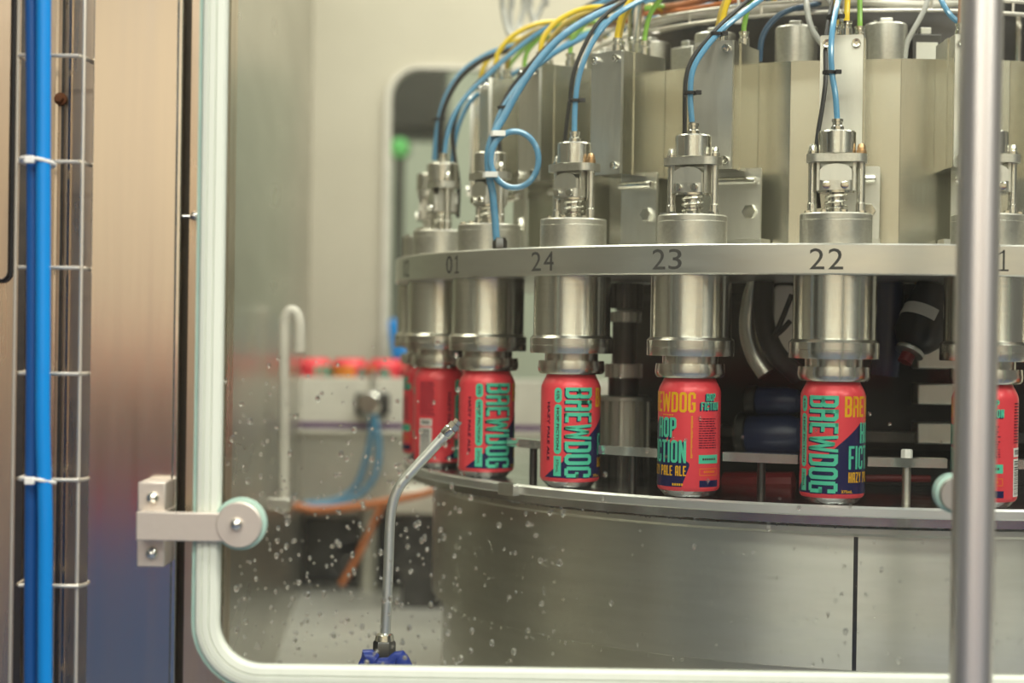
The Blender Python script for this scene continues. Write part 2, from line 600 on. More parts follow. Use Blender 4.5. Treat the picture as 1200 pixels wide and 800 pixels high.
# enclosure of the filler: side sheet, back sheet with a window, bed
a, b = at(262, 400, 1.68), at(362, 400, 3.5)
poly = [(a.x, a.y), (b.x, b.y), (b.x - 0.03, b.y + 0.02), (a.x - 0.03, a.y)]
struct(MB().prism(poly, 0.0, 2.6, 'xy').build('wall_left', 'steel_wall'))
BY = 3.5
wl = at(449, 250, BY).x
wt = at(500, 76, BY).z
wb = at(500, 520, BY).z
wr = at(1250, 250, BY).x
back = empty('wall_enclosure', (0, 0, 0))
struct(back)
MB().box(b.x - 0.03, wl, BY, BY + 0.03, 0, 2.6).build('sheet', 'cream_wall', back)
MB().box(wl, wr, BY, BY + 0.03, wt, 2.6).build('sheet', 'cream_wall', back)
MB().box(wl, wr, BY, BY + 0.03, 0, wb).build('sheet', 'steel_wall', back)
MB().box(wr, 2.4, BY, BY + 0.03, 0, 2.6).build('sheet', 'cream_wall', back)
r = 0.07
fil = [(wl, wt), (wl, wt - r)] + [(wl + r - r * cos(t * pi / 16), wt - r + r * sin(t * pi / 16)) for t in range(1, 8)] + [(wl + r, wt)]
MB().prism(fil, BY, BY + 0.03).build('corner_sheet', 'cream_wall', back)
w2 = struct(empty('window_2'))
o_ = rbox(wl + 0.001, wr, wb, wt - 0.001, r)
i_ = rbox(wl + 0.013, wr - 0.02, wb + 0.02, wt - 0.009, r - 0.012)
n = len(o_)
fm = MB()
fm.add([(x, BY - 0.012, z) for x, z in o_] + [(x, BY - 0.012, z) for x, z in i_] +
       [(x, BY, z) for x, z in o_] + [(x, BY + 0.03, z) for x, z in i_],
       [f for k in range(n) for f in ((k, (k + 1) % n, n + (k + 1) % n, n + k), (2 * n + k, 2 * n + (k + 1) % n, (k + 1) % n, k),
                                      (n + k, n + (k + 1) % n, 3 * n + (k + 1) % n, 3 * n + k))])
fm.build('window_frame', 'white_plastic', w2)
MB().prism(i_, BY + 0.012, BY + 0.018).build('pane', 'safety_glass', w2)

struct(MB().box(-0.7, 2.4, 1.66, BY, BED - 0.03, BED).build('floor_bed', 'steel_bed'))

# things in the hall seen through the far window
p0, p1 = at(457, 60, 4.4), at(521, 152, 4.4)
tag(MB().box(p0.x - 0.04, p1.x, 4.4, 4.7, p1.z, p0.z + 0.1).build('control_box', 'far_box', None, 0.01),
    'dark box hanging in the hall behind the far rounded window', 'box')
MB().rod((p1.x - 0.01, 4.62, 0), (p1.x - 0.01, 4.62, p1.z + 0.01), 0.015).build('stand', 'far_box', bpy.data.objects['control_box'])
q = at(468, 173, 4.3)
lamp = tag(empty('signal_lamp', q), 'small round green signal lamp glowing behind the far window', 'lamp')
MB().lathe([(0.0, -0.014), (0.014, -0.012), (0.023, -0.004), (0.024, 0.004)], 20, (0, 0, 0), 'y').build('lens', 'green_lamp', lamp)
MB().lathe([(0.0245, 0.002), (0.027, 0.006), (0.027, 0.03)], 20, (0, 0, 0), 'y').build('housing', 'far_box', lamp)
MB().rod((0, 0.02, 0), (0, 0.02, -(q.z)), 0.012).build('pole', 'far_box', lamp)
p0, p1 = at(454, 375, 3.42), at(470, 418, 3.42)
bb = tag(MB().prism([(p0.x, p0.z), (p0.x + 0.018, p0.z + 0.004), (p1.x + 0.012, p1.z + 0.01), (p1.x + 0.03, p1.z), (p1.x - 0.018, p1.z - 0.004)],
                    3.42, 3.46).build('blue_bag', 'hose_blue', None, 0.004),
         'crumpled bright blue plastic bag hanging at the edge of the far window', 'bag')

# ================================================================== cans
CAN = {}
RC = 0.033


def can_meshes():
    body = [(0.0310, 0.0070), (0.0325, 0.0090), (0.0330, 0.0115), (0.0330, 0.1080), (0.0327, 0.1110), (0.0316, 0.1145),
            (0.0298, 0.1180), (0.0281, 0.1212), (0.0270, 0.1240)]
    CAN['body'] = MB().lathe(body, 56, caps=False).mesh('can_body', 'can_red', 60)
    base = [(0.0, 0.009), (0.016, 0.007), (0.0215, 0.0015), (0.0235, 0.0), (0.0252, 0.0006), (0.0275, 0.0035), (0.0310, 0.0070)]
    CAN['base'] = MB().lathe(base, 48, caps=False).mesh('can_base', 'aluminium', 60)
    lid = [(0.0270, 0.1240), (0.0262, 0.1260), (0.0268, 0.1285), (0.0262, 0.1295), (0.0250, 0.1285), (0.0240, 0.1245), (0.0, 0.1245)]
    CAN['lid'] = MB().lathe(lid, 48, caps=False).mesh('can_lid', 'aluminium', 60)
    st, k = 2.6, 0.001
    W = lambda polys, lay, nm, m: wrap(polys, RC + 0.00008 + lay * 0.00007, st * k, nm, m, k)
    # navy field rising diagonally from the left to behind the front lettering
    navy = [[(-52, 11.5), (64, 11.5), (72, 33), (72, 36), (40, 62), (35, 84), (31, 82), (4, 59), (-28, 29)]]
    CAN['navy_field'] = W(navy, 0, 'navy_field', 'can_navy')
    sh = word('BREWDOG', -25.5, 12.4, 5.7, 110.4, 3.9, 0.16, True)
    shadow = [[(a - 1.3, b - 1.2) for a, b in p] for p in sh]
    fs = word('HOP', 32, 62.5, 58, 83.5, 2.8, 0.16) + word('FICTION', 17, 36.5, 70, 60, 2.7, 0.18)
    small = word('HOP', 90, 101, 103, 109, 1.4, 0.18) + word('FICTION', 84, 91.5, 109, 100, 1.3, 0.2)
    for d in (0.8, 1.6, 2.4):
        shadow += [[(a - d, b - d) for a, b in p] for p in fs]
    for d in (0.6, 1.2, 1.8):
        shadow += [[(a - d, b - d * 0.7) for a, b in p] for p in small]
    shadow += rect(83, 11.5, 109, 18.5)
    CAN['letter_shadow'] = W(shadow, 1, 'letter_shadow', 'can_navy')
    pill = lambda u0, v0, u1, v1: [rbox(u0, u1, v0, v1, min(u1 - u0, v1 - v0) * 0.48, 4)]
    teal = word('BREWDOG', -25.5, 12.4, 5.7, 110.4, 3.9, 0.16, True) + fs + small
    teal += pill(-38.5, 93.5, -29.5, 110) + pill(-38.5, 37.5, -29.5, 92) + rect(-38.5, 13.5, -29.5, 35.5) + rect(82, 36, 108, 45)
    CAN['teal_lettering'] = W(teal, 2, 'teal_lettering', 'can_teal')
    yel = word('BREWDOG', 12, 89, 78, 110, 2.7, 0.16) + word('HAZY PALE ALE', 17, 23, 69, 33.5, 1.35, 0.22)
    yel += font_polys('375mL', 9.5, 12.5, 22, 15.5, 0.02)
    rq = random.Random(5)
    for q in range(21):                      # print too small to read in the photograph
        yel += rect(73.4, 84 - q * 2.1, 73.4 + 1.2 + rq.random(), 85.2 - q * 2.1)
    for q in range(5):
        yel += rect(40 + q * 3, 85.4, 42 + q * 3, 86.6) + rect(54 + q * 2.5, 12.8, 55.8 + q * 2.5, 15.2)
    CAN['yellow_lettering'] = W(yel, 2, 'yellow_lettering', 'can_yellow')
    org = [p for p in _ring(83, 23.5, 108, 31, 0.7, 0.7)] + [p for q in range(6) for p in rect(88 + q * 2.6, 26.2, 89.9 + q * 2.6, 28.6)]
    CAN['orange_print'] = W(org, 2, 'orange_print', 'can_orange')
    dark = font_polys('HOP FICTION', -35.6, 42, -32.4, 88, 0.035, True) + font_polys('4.0%', -35.8, 97, -32.2, 107, 0.015, True)
    dark += font_polys('375mL', -35.6, 17, -32.4, 32, 0.015, True) + font_polys('HAZY PALE ALE', -48.5, 30, -44.5, 94, 0.035, True)
    for q in range(7):
        dark += rect(86.5 + q * 2.6, 39.4, 88.4 + q * 2.6, 41.6)
    rr = random.Random(3)
    for q in range(13):
        v = 83 - q * 2.5
        u = 82.0
        end = 105 - rr.random() * 4
        while u < end:
            w = 1.5 + rr.random() * 3.5
            dark += rect(u, v - 1.0, min(u + w, end), v)
            u += w + 0.9
    for q in range(14):
        v = 106 - q * 3.0
        u = -86.0
        end = -64 - rr.random() * 4
        while u < end:
            w = 1.5 + rr.random() * 4
            dark += rect(u, v - 1.3, min(u + w, end), v)
            u += w + 0.9
    CAN['dark_print'] = W(dark, 3, 'dark_print', 'can_wine')
    white = rect(-86, 52, -68, 61) + rect(-86, 12, -68, 50)
    CAN['barcode_panel'] = W(white, 1, 'barcode_panel', 'can_white')
    bars, v = [], 14.0
    while v < 48:
        w = rr.choice((0.5, 0.8, 1.3))
        bars += rect(-84.5, v, -71, v + w)
        v += w + rr.choice((0.6, 0.9, 1.3))
    for q in range(5):
        bars += rect(-83.5 + q * 2.6, 54, -81.9 + q * 2.6, 59)
    CAN['barcode_bars'] = W(bars, 2, 'barcode_bars', 'black_plastic')


can_meshes()


def make_can(loc, rz, label, group, lid=True):
    t = tag(empty('beverage_can', loc, rz), label, 'can', group)
    b_ = part(CAN['body'], 'body', t)
    for nm in CAN:
        if nm != 'body' and (lid or nm != 'lid'):
            part(CAN[nm], nm, t if nm in ('base', 'lid') else b_)
    return t


# ================================================================== carousel: table, drum, ring
table = tag(empty('carousel_table', (CX, CY, 0)), 'round stainless carousel table carrying the standing cans', 'table')
RT = 0.612
tp = [(0.30, HC), (RT - 0.006, HC), (RT - 0.006, HC - 0.020), (0.30, HC - 0.020), (0.30, HC)]
MB().lathe(tp, 160, caps=False).build('table_disc', 'steel_table', table)
rp = [(RT - 0.0058, HC), (RT - 0.002, HC + 0.0003), (RT, HC - 0.002), (RT, HC - 0.0095), (RT - 0.002, HC - 0.011), (RT - 0.0058, HC - 0.011), (RT - 0.0058, HC)]
MB().lathe(rp, 160, caps=False).build('table_rim', 'steel_rim', table)
# rim seam block next to the can under number 24
sa = -(TH22 + radians(36.0)) - pi / 2
MB().box(-0.013, 0.013, -0.008, 0.0015, -0.0125, 0.0008).xf(
    Matrix.Translation((RT * cos(sa), RT * sin(sa), HC)) @ Matrix.Rotation(sa + pi / 2, 4, 'Z')).build('seam_block', 'steel_plate', table)

drum = tag(empty('drum_skirt', (CX, CY, 0)), 'large brushed steel drum below the carousel table', 'drum')
RD = 0.572
dz0 = at(860, 781, CY - 0.55).z
MB().lathe([(RD - 0.012, HC - 0.020), (RD, HC - 0.024), (RD + 0.004, HC - 0.026), (RD + 0.004, HC - 0.031), (RD, HC - 0.034)], 160, caps=False).build('top_bead', 'steel_drum', drum)
MB().lathe([(RD, HC - 0.034), (RD, dz0), (RD - 0.003, dz0 - 0.001)], 160, caps=False).build('upper_skirt', 'steel_drum', drum)
MB().lathe([(RD - 0.003, dz0 - 0.001), (RD - 0.014, dz0 - 0.001), (RD - 0.014, BED)], 160, caps=False).build('lower_skirt', 'steel_drum', drum)
# sealed vertical joint in the skirt
q = at(1002, 700, 1.77)
ja = math.atan2(q.x - CX, CY - q.y)
MB().box(-0.0022, 0.0022, -0.0010, 0.004, dz0, HC - 0.035).xf(
    Matrix.Rotation(ja, 4, 'Z') @ Matrix.Translation((0, -RD, 0))).build('vertical_joint', 'steel_dark', drum)

ring = tag(empty('number_ring', (CX, CY, HR)), 'steel ring engraved with two-digit numbers around the filling heads', 'ring')
rh = 0.0157
MB().lathe([(0.40, -rh), (RR - 0.0015, -rh), (RR, -rh + 0.0015), (RR, rh - 0.0015), (RR - 0.0015, rh), (0.40, rh), (0.40, -rh)], 192, caps=False).build('ring_band', 'steel_ring', ring)
NUMS = [(20, -2), (21, -1), (22, 0), (23, 1), (24, 2), (1, 3), (2, 4), (3, 5)]
DN = {23: 0.0137, 24: 0.0070}
for num, i in NUMS:
    th = TH22 + i * pi / 12 + DN.get(num, 0.0098)
    s = '%02d' % num
    for j, ch in enumerate(s):
        w = 0.0148 if ch != '1' else 0.0095
        c = (j - 0.5) * 0.0185
        if ch == '1':
            pol = rect(c - 0.0009, -0.0105, c + 0.0011, 0.0105) + rect(c - 0.0050, -0.0105, c + 0.0050, -0.0087)
            pol += [[(c - 0.0056, 0.0066), (c - 0.0048, 0.0052), (c + 0.0008, 0.0086), (c + 0.0008, 0.0105)]]
        else:
            pol = font_polys(ch, c - w / 2, -0.0105, c + w / 2, 0.0105)
        me = wrap(pol, RR + 0.00025, 0.004, 'numeral', 'digit_black')
        part(me, 'numeral', ring, (0, 0, 0), -th)

# ================================================================== filling heads
HP = {}


def head_meshes():
    bell = [(0.0300, 0.1477), (0.0455, 0.1477), (0.0460, 0.1485), (0.0460, 0.1560), (0.0454, 0.1566), (0.0460, 0.1572), (0.0460, 0.1640), (0.0450, 0.1652),
            (0.0428, 0.1672), (0.0425, 0.1690), (0.0425, 0.2318), (0.030, 0.2318)]
    HP['bell'] = MB().lathe(bell, 48).mesh('bell', 'steel_turned')
    HP['neck'] = MB().lathe([(0.0275, 0.1390), (0.0295, 0.1390), (0.0295, 0.1480), (0.0275, 0.1480), (0.0275, 0.1390)], 40, caps=False).mesh('neck', 'steel_turned')
    HP['seal_ring'] = MB().lathe([(0.0285, 0.1255), (0.0345, 0.1250), (0.0366, 0.1275), (0.0370, 0.1310), (0.0362, 0.1395), (0.0285, 0.1395), (0.0285, 0.1255)], 40, caps=False).mesh('seal_ring', 'steel_turned')
    HP['flange'] = MB().lathe([(0.030, 0.2636), (0.0367, 0.2636), (0.0367, 0.2880), (0.0363, 0.2885), (0.0367, 0.2890), (0.0367, 0.2940), (0.0355, 0.2955), (0.0, 0.2955)], 48, caps=False).mesh('flange', 'steel_cast')
    post = MB()
    post.lathe([(0.0050, 0.2955), (0.0050, 0.3060), (0.0042, 0.3070), (0.0042, 0.3480)], 16)
    HP['post'] = post.mesh('post', 'steel_turned')
    nut = MB().lathe([(0.0052, 0.3560), (0.0052, 0.3605), (0.0042, 0.3612), (0.0042, 0.3640), (0.0030, 0.3668), (0.0, 0.3675)], 12)
    HP['nut'] = nut.mesh('nut', 'steel_polish')
    HP['brass_nut'] = nut.mesh('brass_nut', 'brass')
    HP['bridge_plate'] = MB().prism(rbox(-0.0305, 0.0305, -0.0165, 0.0165, 0.012), 0.3480, 0.3562, 'xy').mesh('bridge_plate', 'steel_cast')
    HP['actuator_cap'] = MB().lathe([(0.0180, 0.3562), (0.0190, 0.3570), (0.0190, 0.3785), (0.0178, 0.3800), (0.0, 0.3800)], 40, caps=False).mesh('actuator_cap', 'steel_turned')
    fit = MB().lathe([(0.0066, 0.3800), (0.0066, 0.3850), (0.0050, 0.3865), (0.0050, 0.3890), (0.0058, 0.3895), (0.0058, 0.3925), (0.0036, 0.3930)], 12)
    HP['air_fitting'] = fit.mesh('air_fitting', 'steel_polish')
    yoke = MB().prism([(-0.0162, 0.3290), (0.0162, 0.3290), (0.0162, 0.3395), (0.0130, 0.3428), (0.0080, 0.3450), (0.0, 0.3460), (-0.0080, 0.3450), (-0.0130, 0.3428), (-0.0162, 0.3395)], -0.0150, 0.0150)
    HP['yoke'] = yoke.mesh('yoke', 'steel_plate')
    cl = MB().prism(rbox(-0.0165, 0.0165, -0.0165, 0.0165, 0.005), 0.3190, 0.3288, 'xy')
    HP['clamp'] = cl.mesh('clamp', 'steel_cast')
    HP['washer'] = MB().lathe([(0.0185, 0.3165), (0.0185, 0.3188), (0.0, 0.3188)], 28).mesh('washer', 'steel_polish')
    HP['stem'] = MB().lathe([(0.0080, 0.2950), (0.0080, 0.3170)], 20).mesh('stem', 'steel_turned')
    pts = [(0.0105 * cos(t * pi / 6), 0.0105 * sin(t * pi / 6), 0.2975 + 0.0178 * t / 36) for t in range(37)]
    HP['spring'] = MB().tube(pts, 0.0013, 6, 2).mesh('spring', 'steel_polish')
    sc = MB().lathe([(0.0, -0.0195), (0.0026, -0.0195), (0.0040, -0.0192), (0.0042, -0.0165)], 14, (0, 0, 0), 'y')
    HP['screw'] = sc.mesh('screw', 'steel_polish')
    fb = MB().lathe([(0.0036, 0.2950), (0.0036, 0.2980), (0.0, 0.2985)], 6)
    HP['flange_bolt'] = fb.mesh('flange_bolt', 'steel_polish')
    HP['bracket'] = MB().box(-0.0014, 0.0014, -0.010, 0.010, 0.3188, 0.3482).mesh('bracket', 'steel_cast')


head_meshes()


def hpos(i, r=PR):
    t = TH22 + i * pi / 12
    return Vector((CX - r * sin(t), CY - r * cos(t), HC)), -t


HEAD_LABEL = {
    20: 'steel filling head just past number twenty-one on the ring, beyond the tube',
    21: 'steel filling head partly behind the upright tube, at number twenty-one',
    22: 'steel filling head above ring number twenty-two with a brass right nut',
    23: 'steel filling head above ring number twenty-three, blue tube bending off right',
    24: 'steel filling head above ring number twenty-four with a brass nut',
    1: 'steel filling head at ring number zero-one behind the looped blue tube',
    2: 'steel filling head beside the far rounded window, past number zero-one',
    3: 'half hidden steel filling head at the ring edge next to far window'}
for num, i in NUMS:
    p, rz = hpos(i)
    h = tag(empty('filling_head', p, rz), HEAD_LABEL[num], 'filling head', 'filling heads around the number ring')
    K = {}
    for nm, par in (('bell', None), ('neck', 'bell'), ('seal_ring', 'bell'), ('flange', None), ('bridge_plate', None), ('actuator_cap', None),
                    ('air_fitting', 'actuator_cap'), ('yoke', None), ('clamp', None), ('washer', 'clamp'), ('stem', None), ('spring', None)):
        K[nm] = part(HP[nm], nm, K[par] if par else h)
    for s_ in (-1, 1):
        part(HP['post'], 'post', h, (s_ * 0.0245, 0, 0))
        part(HP['bracket'], 'bracket', h, (s_ * 0.0182, 0, 0))
        part(HP['brass_nut' if (num in (22, 24) and s_ == 1) else 'nut'], 'nut', K['bridge_plate'], (s_ * 0.0245, 0, 0))
        part(HP['screw'], 'screw', K['clamp'], (s_ * 0.0092, 0, 0.3240))
    for ang in (0.5, 1.25, 1.9, 2.65):
        part(HP['flange_bolt'], 'flange_bolt', K['flange'], (0.031 * cos(-ang), 0.031 * sin(-ang), 0))

# cans on the table: (index, u in mm of the label that faces the camera)
CANS = [(-2, 71, 'red beer can at the edge of the glass beyond the upright tube'),
        (-1, 88, 'red beer can partly hidden by the upright tube, barcode showing'),
        (0, 0, 'red and navy beer can under number twenty-two with teal sideways lettering'),
        (1, 71, 'beer can under number twenty-three showing yellow and teal front lettering'),
        (2, -19.5, 'red beer can under number twenty-four, teal sideways lettering right of centre'),
        (3, -25, 'red beer can under number zero-one beside the nozzle tip'),
        (4, -58, 'red beer can behind the bent spray nozzle, text side showing'),
        (5, -75, 'red beer can at the far edge of table, half hidden by another')]
for i, u, lab in CANS:
    p, _ = hpos(i)
    face = math.atan2(p.x, p.y)              # camera direction seen from the can
    rz = -face - u / 33.0
    make_can((p.x, p.y, HC + 0.0003), rz, lab, 'beer cans standing on the carousel table')

# polished guide bars between the cans, each on a pin
for i in range(-2, 5):
    t0, t1 = TH22 + i * pi / 12, TH22 + (i + 1) * pi / 12
    g0 = empty('can_guide', (CX, CY, 0))
    nxt = {-2: 'beyond the upright tube', -1: 'between number twenty-one and number twenty-two', 0: 'between number twenty-two and number twenty-three',
           1: 'between number twenty-three and number twenty-four', 2: 'between number twenty-four and number zero-one', 3: 'behind the spray nozzle tip',
           4: 'at the far edge of the table'}[i]
    tag(g0, 'polished bar guiding the cans ' + nxt, 'guide bar', 'guide bars between the cans')
    rg = PR - 0.006
    e = 0.0355 / rg
    a0, a1 = -pi / 2 - t1 + e, -pi / 2 - t0 - e
    zb = HC + 0.038
    MB().lathe([(rg - 0.018, zb), (rg, zb), (rg, zb + 0.0095), (rg - 0.018, zb + 0.0095), (rg - 0.018, zb)], 14, (0, 0, 0), 'z', a0, a1).build('bar', 'clear_guide', g0)
    am = (a0 + a1) / 2
    pm = (cos(am) * (rg - 0.009), sin(am) * (rg - 0.009))
    MB().cyl((pm[0], pm[1], HC), 0.0045, zb - HC, 12).build('pin', 'steel_plate' if i == -1 else 'steel_dark', g0)
    if i == -1:
        MB().lathe([(0.006, zb + 0.0095), (0.006, zb + 0.0165), (0.005, zb + 0.0180)], 6, (pm[0], pm[1], 0)).build('cap_nut', 'tie_white', g0)

# ================================================================== inside of the carousel
core = tag(empty('carousel_core', (CX, CY, 0)), 'central column of the carousel behind the cans, painted dark as shade', 'column')
MB().lathe([(0.345, HC + 0.0005), (0.345, HC + 0.03), (0.33, HC + 0.04), (0.33, HC + 0.21), (0.345, HC + 0.22), (0.345, HC + 0.2325)], 64).build('column_shell', 'core_shade', core)
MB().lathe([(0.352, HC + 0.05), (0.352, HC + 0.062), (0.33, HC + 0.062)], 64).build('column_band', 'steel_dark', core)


def polar(px, r):
    """angle and point on the near side of a circle of radius r about the axis, seen at column px"""
    lo, hi = radians(-60), radians(90)
    for _ in range(60):
        m_ = (lo + hi) / 2
        X, Y = CX - r * sin(m_), CY - r * cos(m_)
        x = 600 + F * X / Y
        if x > px:
            lo = m_
        else:
            hi = m_
    return m_, Vector((CX - r * sin(m_), CY - r * cos(m_), 0))


def gear(c, r0, r1, h, nt_):
    pl = []
    for k in range(nt_):
        a_ = 2 * pi * k / nt_
        d_ = 2 * pi / nt_
        for f_, rr_ in ((0, r1), (0.45, r1), (0.55, r0), (0.95, r0)):
            pl.append((c[0] + rr_ * cos(a_ + f_ * d_), c[1] + rr_ * sin(a_ + f_ * d_)))
    return MB().prism(pl, c[2], c[2] + h, 'xy')


t_, p = polar(731, 0.43)
sp = tag(empty('ribbed_spindle', (p.x, p.y, HC)), 'ribbed steel spindle in the dark between numbers twenty-four and twenty-three', 'spindle')
gear((0, 0, 0.0), 0.030, 0.032, 0.030, 22).build('lower_barrel', 'steel_dark', sp)
gear((0, 0, 0.032), 0.0265, 0.0325, 0.058, 16).build('ribbed_barrel', 'steel_plate', sp)
MB().cyl((0, 0, 0.090), 0.033, 0.006, 32, 'z', 0.001).build('collar', 'steel_plate', sp)
MB().cyl((0, 0, 0.096), 0.018, 0.022, 24).build('spindle_neck', 'steel_dark', sp)
gear((0, 0, 0.118), 0.020, 0.0225, 0.016, 18).build('ribbed_ring', 'steel_plate', sp)
MB().cyl((0, 0, 0.134), 0.014, 0.050, 20).build('spindle_shaft', 'steel_dark', sp)
gear((0, 0, 0.184), 0.018, 0.0205, 0.012, 16).build('ribbed_ring', 'steel_plate', sp)
gear((0, 0, 0.200), 0.020, 0.0225, 0.030, 16).build('ribbed_ring', 'steel_dark', sp)

# hose elbow, its clamp arc and two navy end caps between numbers 23 and 22
def pr_(px, py, r):
    t, q = polar(px, r)
    return at(px, py, q.y)


el = tag(empty('drain_elbow', (0, 0, 0)), 'pale curved steel elbow in the dark between numbers twenty-three and twenty-two', 'pipe')
MB().tube([pr_(889, 326, 0.41), pr_(881, 350, 0.42), pr_(877, 385, 0.425), pr_(884, 415, 0.43), pr_(898, 438, 0.43)], 0.0105, 14, 6).build('bend', 'steel_plate', el)
bh = tag(empty('black_hose', (0, 0, 0)), 'thick black hose looping down beside the pale elbow', 'hose')
MB().tube([pr_(897, 322, 0.42), pr_(894, 350, 0.435), pr_(897, 385, 0.44), pr_(910, 415, 0.44), pr_(935, 440, 0.42)], 0.0115, 14, 6).build('hose_body', 'black_rubber', bh)
tag(MB().tube([pr_(928, 345, 0.445), pr_(916, 375, 0.45), pr_(908, 392, 0.45)], 0.003, 8, 5).build('thin_cable', 'cable_black'),
    'thin black cable end hanging steeply right of the thick hose', 'cable')
tag(MB().tube([pr_(926, 376, 0.445), pr_(915, 388, 0.45), pr_(904, 396, 0.45)], 0.003, 8, 5).build('thin_cable', 'cable_black'),
    'thin black cable end slanting low right of the thick hose', 'cable')
pb = tag(empty('pale_bracket', (0, 0, 0)), 'pale upright bracket plate behind the thick black hose', 'bracket')
c0, c1 = pr_(908, 334, 0.37), pr_(933, 418, 0.37)
MB().prism(rbox(c0.x, c1.x, c1.z, c0.z, 0.006), c0.y, c0.y + 0.006).build('plate', 'steel_plate', pb, 0.001)
for px0, px1, py, rad, lab in ((876, 940, 470, 0.018, 'dark navy capsule lying under the thick black hose'),
                               (866, 944, 510, 0.027, 'larger navy capsule lying low behind the guide bar')):
    e0, e1 = pr_(px0, py, 0.41), pr_(px1, py, 0.41)
    cp = tag(empty('end_cap', (0, 0, 0)), lab, 'capsule')
    L = (e1 - e0).length
    prof = [(rad * 0.92, 0), (rad, 0.003), (rad, 0.012), (rad * 0.9, 0.013)]
    mt = Matrix.Translation(e0) @ (e1 - e0).to_track_quat('Z', 'Y').to_matrix().to_4x4()
    MB().lathe(prof, 28).xf(mt).build('collar', 'steel_dark', cp)
    MB().lathe([(rad * 0.88, 0.013), (rad * 0.88, L * 0.75), (rad * 0.7, L * 0.93), (rad * 0.3, L), (0, L)], 28).xf(mt).build('capsule_body', 'navy_plastic', cp)
    MB().rod(e0.lerp(e1, 0.5) + Vector((0, rad * 0.5, 0)), e0.lerp(e1, 0.5) + Vector((0, 0.09, 0)), 0.008).build('stub', 'steel_dark', cp)
# drive motor between numbers 22 and 21
mo = tag(empty('tilted_motor', (0, 0, 0)), 'black tilted motor with a pale label band between numbers twenty-two and twenty-one', 'motor')
m0, m1 = pr_(1101, 340, 0.43), pr_(1068, 408, 0.45)
mt = Matrix.Translation(m0) @ (m1 - m0).to_track_quat('Z', 'Y').to_matrix().to_4x4()
L = (m1 - m0).length
MB().lathe([(0.020, 0), (0.026, 0.004), (0.027, L * 0.35), (0.027, L * 0.8), (0.020, L * 0.94), (0.014, L)], 32).xf(mt).build('motor_body', 'black_plastic', mo)
MB().lathe([(0.0272, L * 0.42), (0.0276, L * 0.42), (0.0276, L * 0.60), (0.0272, L * 0.60)], 32, a0=pi * 0.1, a1=pi * 0.95).xf(mt).build('label_band', 'tube_white', mo)
MB().lathe([(0.013, L), (0.016, L + 0.002), (0.016, L + 0.006), (0.009, L + 0.008)], 24).xf(mt).build('flange_ring', 'steel_plate', mo)
MB().lathe([(0.008, L + 0.008), (0.008, L + 0.018), (0, L + 0.02)], 16).xf(mt).build('red_cap', 'red_plastic', mo)
MB().rod(m0.lerp(m1, 0.4), m0.lerp(m1, 0.4) + Vector((0.01, 0.10, 0.0)), 0.014).build('motor_bracket', 'steel_dark', mo)
yb = tag(empty('yellow_block', pr_(1085, 338, 0.41)), 'small amber plastic block above the black tilted motor', 'block')
MB().box(-0.008, 0.008, 0, 0.02, -0.014, 0.022).build('block', 'yellow_plastic', yb, 0.002)
nb = tag(empty('navy_sleeve', (0, 0, 0)), 'navy upright sleeve right of filling head twenty-two', 'sleeve')
MB().tube([pr_(1042, 326, 0.41), pr_(1042, 380, 0.41), pr_(1036, 440, 0.41)], 0.016, 14, 4).build('sleeve', 'navy_plastic', nb)
for k, (px, py) in enumerate(((1104, 420), (1104, 462), (1104, 508))):
    c = pr_(px, py, 0.36)
    bk = tag(MB().box(-0.028, 0.028, 0, 0.03, -0.012, 0.012).build('spacer_block', 'steel_plate', None, 0.002),
             ('top', 'middle', 'lowest')[k] + ' pale spacer block stacked under the black tilted motor', 'block', 'spacer blocks under the motor')
    bk.location = c
rl = tag(MB().tube([pr_(x_, 560 + abs(x_ - 1040) * 0.02, 0.40) for x_ in (1015, 1030, 1045, 1060, 1075, 1090)], 0.004, 8, 3).build('red_rail', 'red_plastic'),
         'thin dark red rail low behind the cans right of number twenty-two', 'rail')
rl2 = tag(MB().tube([pr_(x_, 565, 0.41) for x_ in (850, 870, 890, 910, 930)], 0.012, 10, 3).build('red_rail', 'red_plastic'),
          'thick dark red rail low behind the cans between numbers twenty-three and twenty-two', 'rail')

# ================================================================== upper part: faceted drum and valve boxes
RU = 0.452
zt = ZC + 0.304
up = tag(empty('upper_drum', (CX, CY, 0)), 'faceted steel drum of flat sheets behind the filling heads', 'drum')
for i in range(-5, 9):
    t = TH22 + i * pi / 12
    hw = RU * math.tan(pi / 24)
    me = MB().box(-hw + 0.0002, hw - 0.0002, 0, 0.004, HR + rh, zt)
    me.add([(-hw + 0.0006, 0, zt), (hw - 0.0006, 0, zt), (hw - 0.0006, 0.05, zt - 0.002), (-hw + 0.0006, 0.05, zt - 0.002)], [(0, 1, 2, 3)])
    o = me.build('facet_sheet', 'steel_sheet', up)
    o.location = (-RU * sin(t), -RU * cos(t), 0)
    o.rotation_euler = (0, 0, -t)
tu = tag(empty('inner_turret', (CX, CY, 0)), 'dark round turret rising inside the faceted steel drum', 'turret')
MB().lathe([(0.395, zt - 0.0105), (0.30, zt - 0.01), (0.30, zt + 0.16), (0.29, zt + 0.17), (0, zt + 0.17)], 64, caps=False).build('turret_shell', 'steel_dark', tu)
MB().lathe([(0.22, HR + rh + 0.001), (0.22, zt - 0.0105)], 48).build('turret_stem', 'steel_dark', tu)

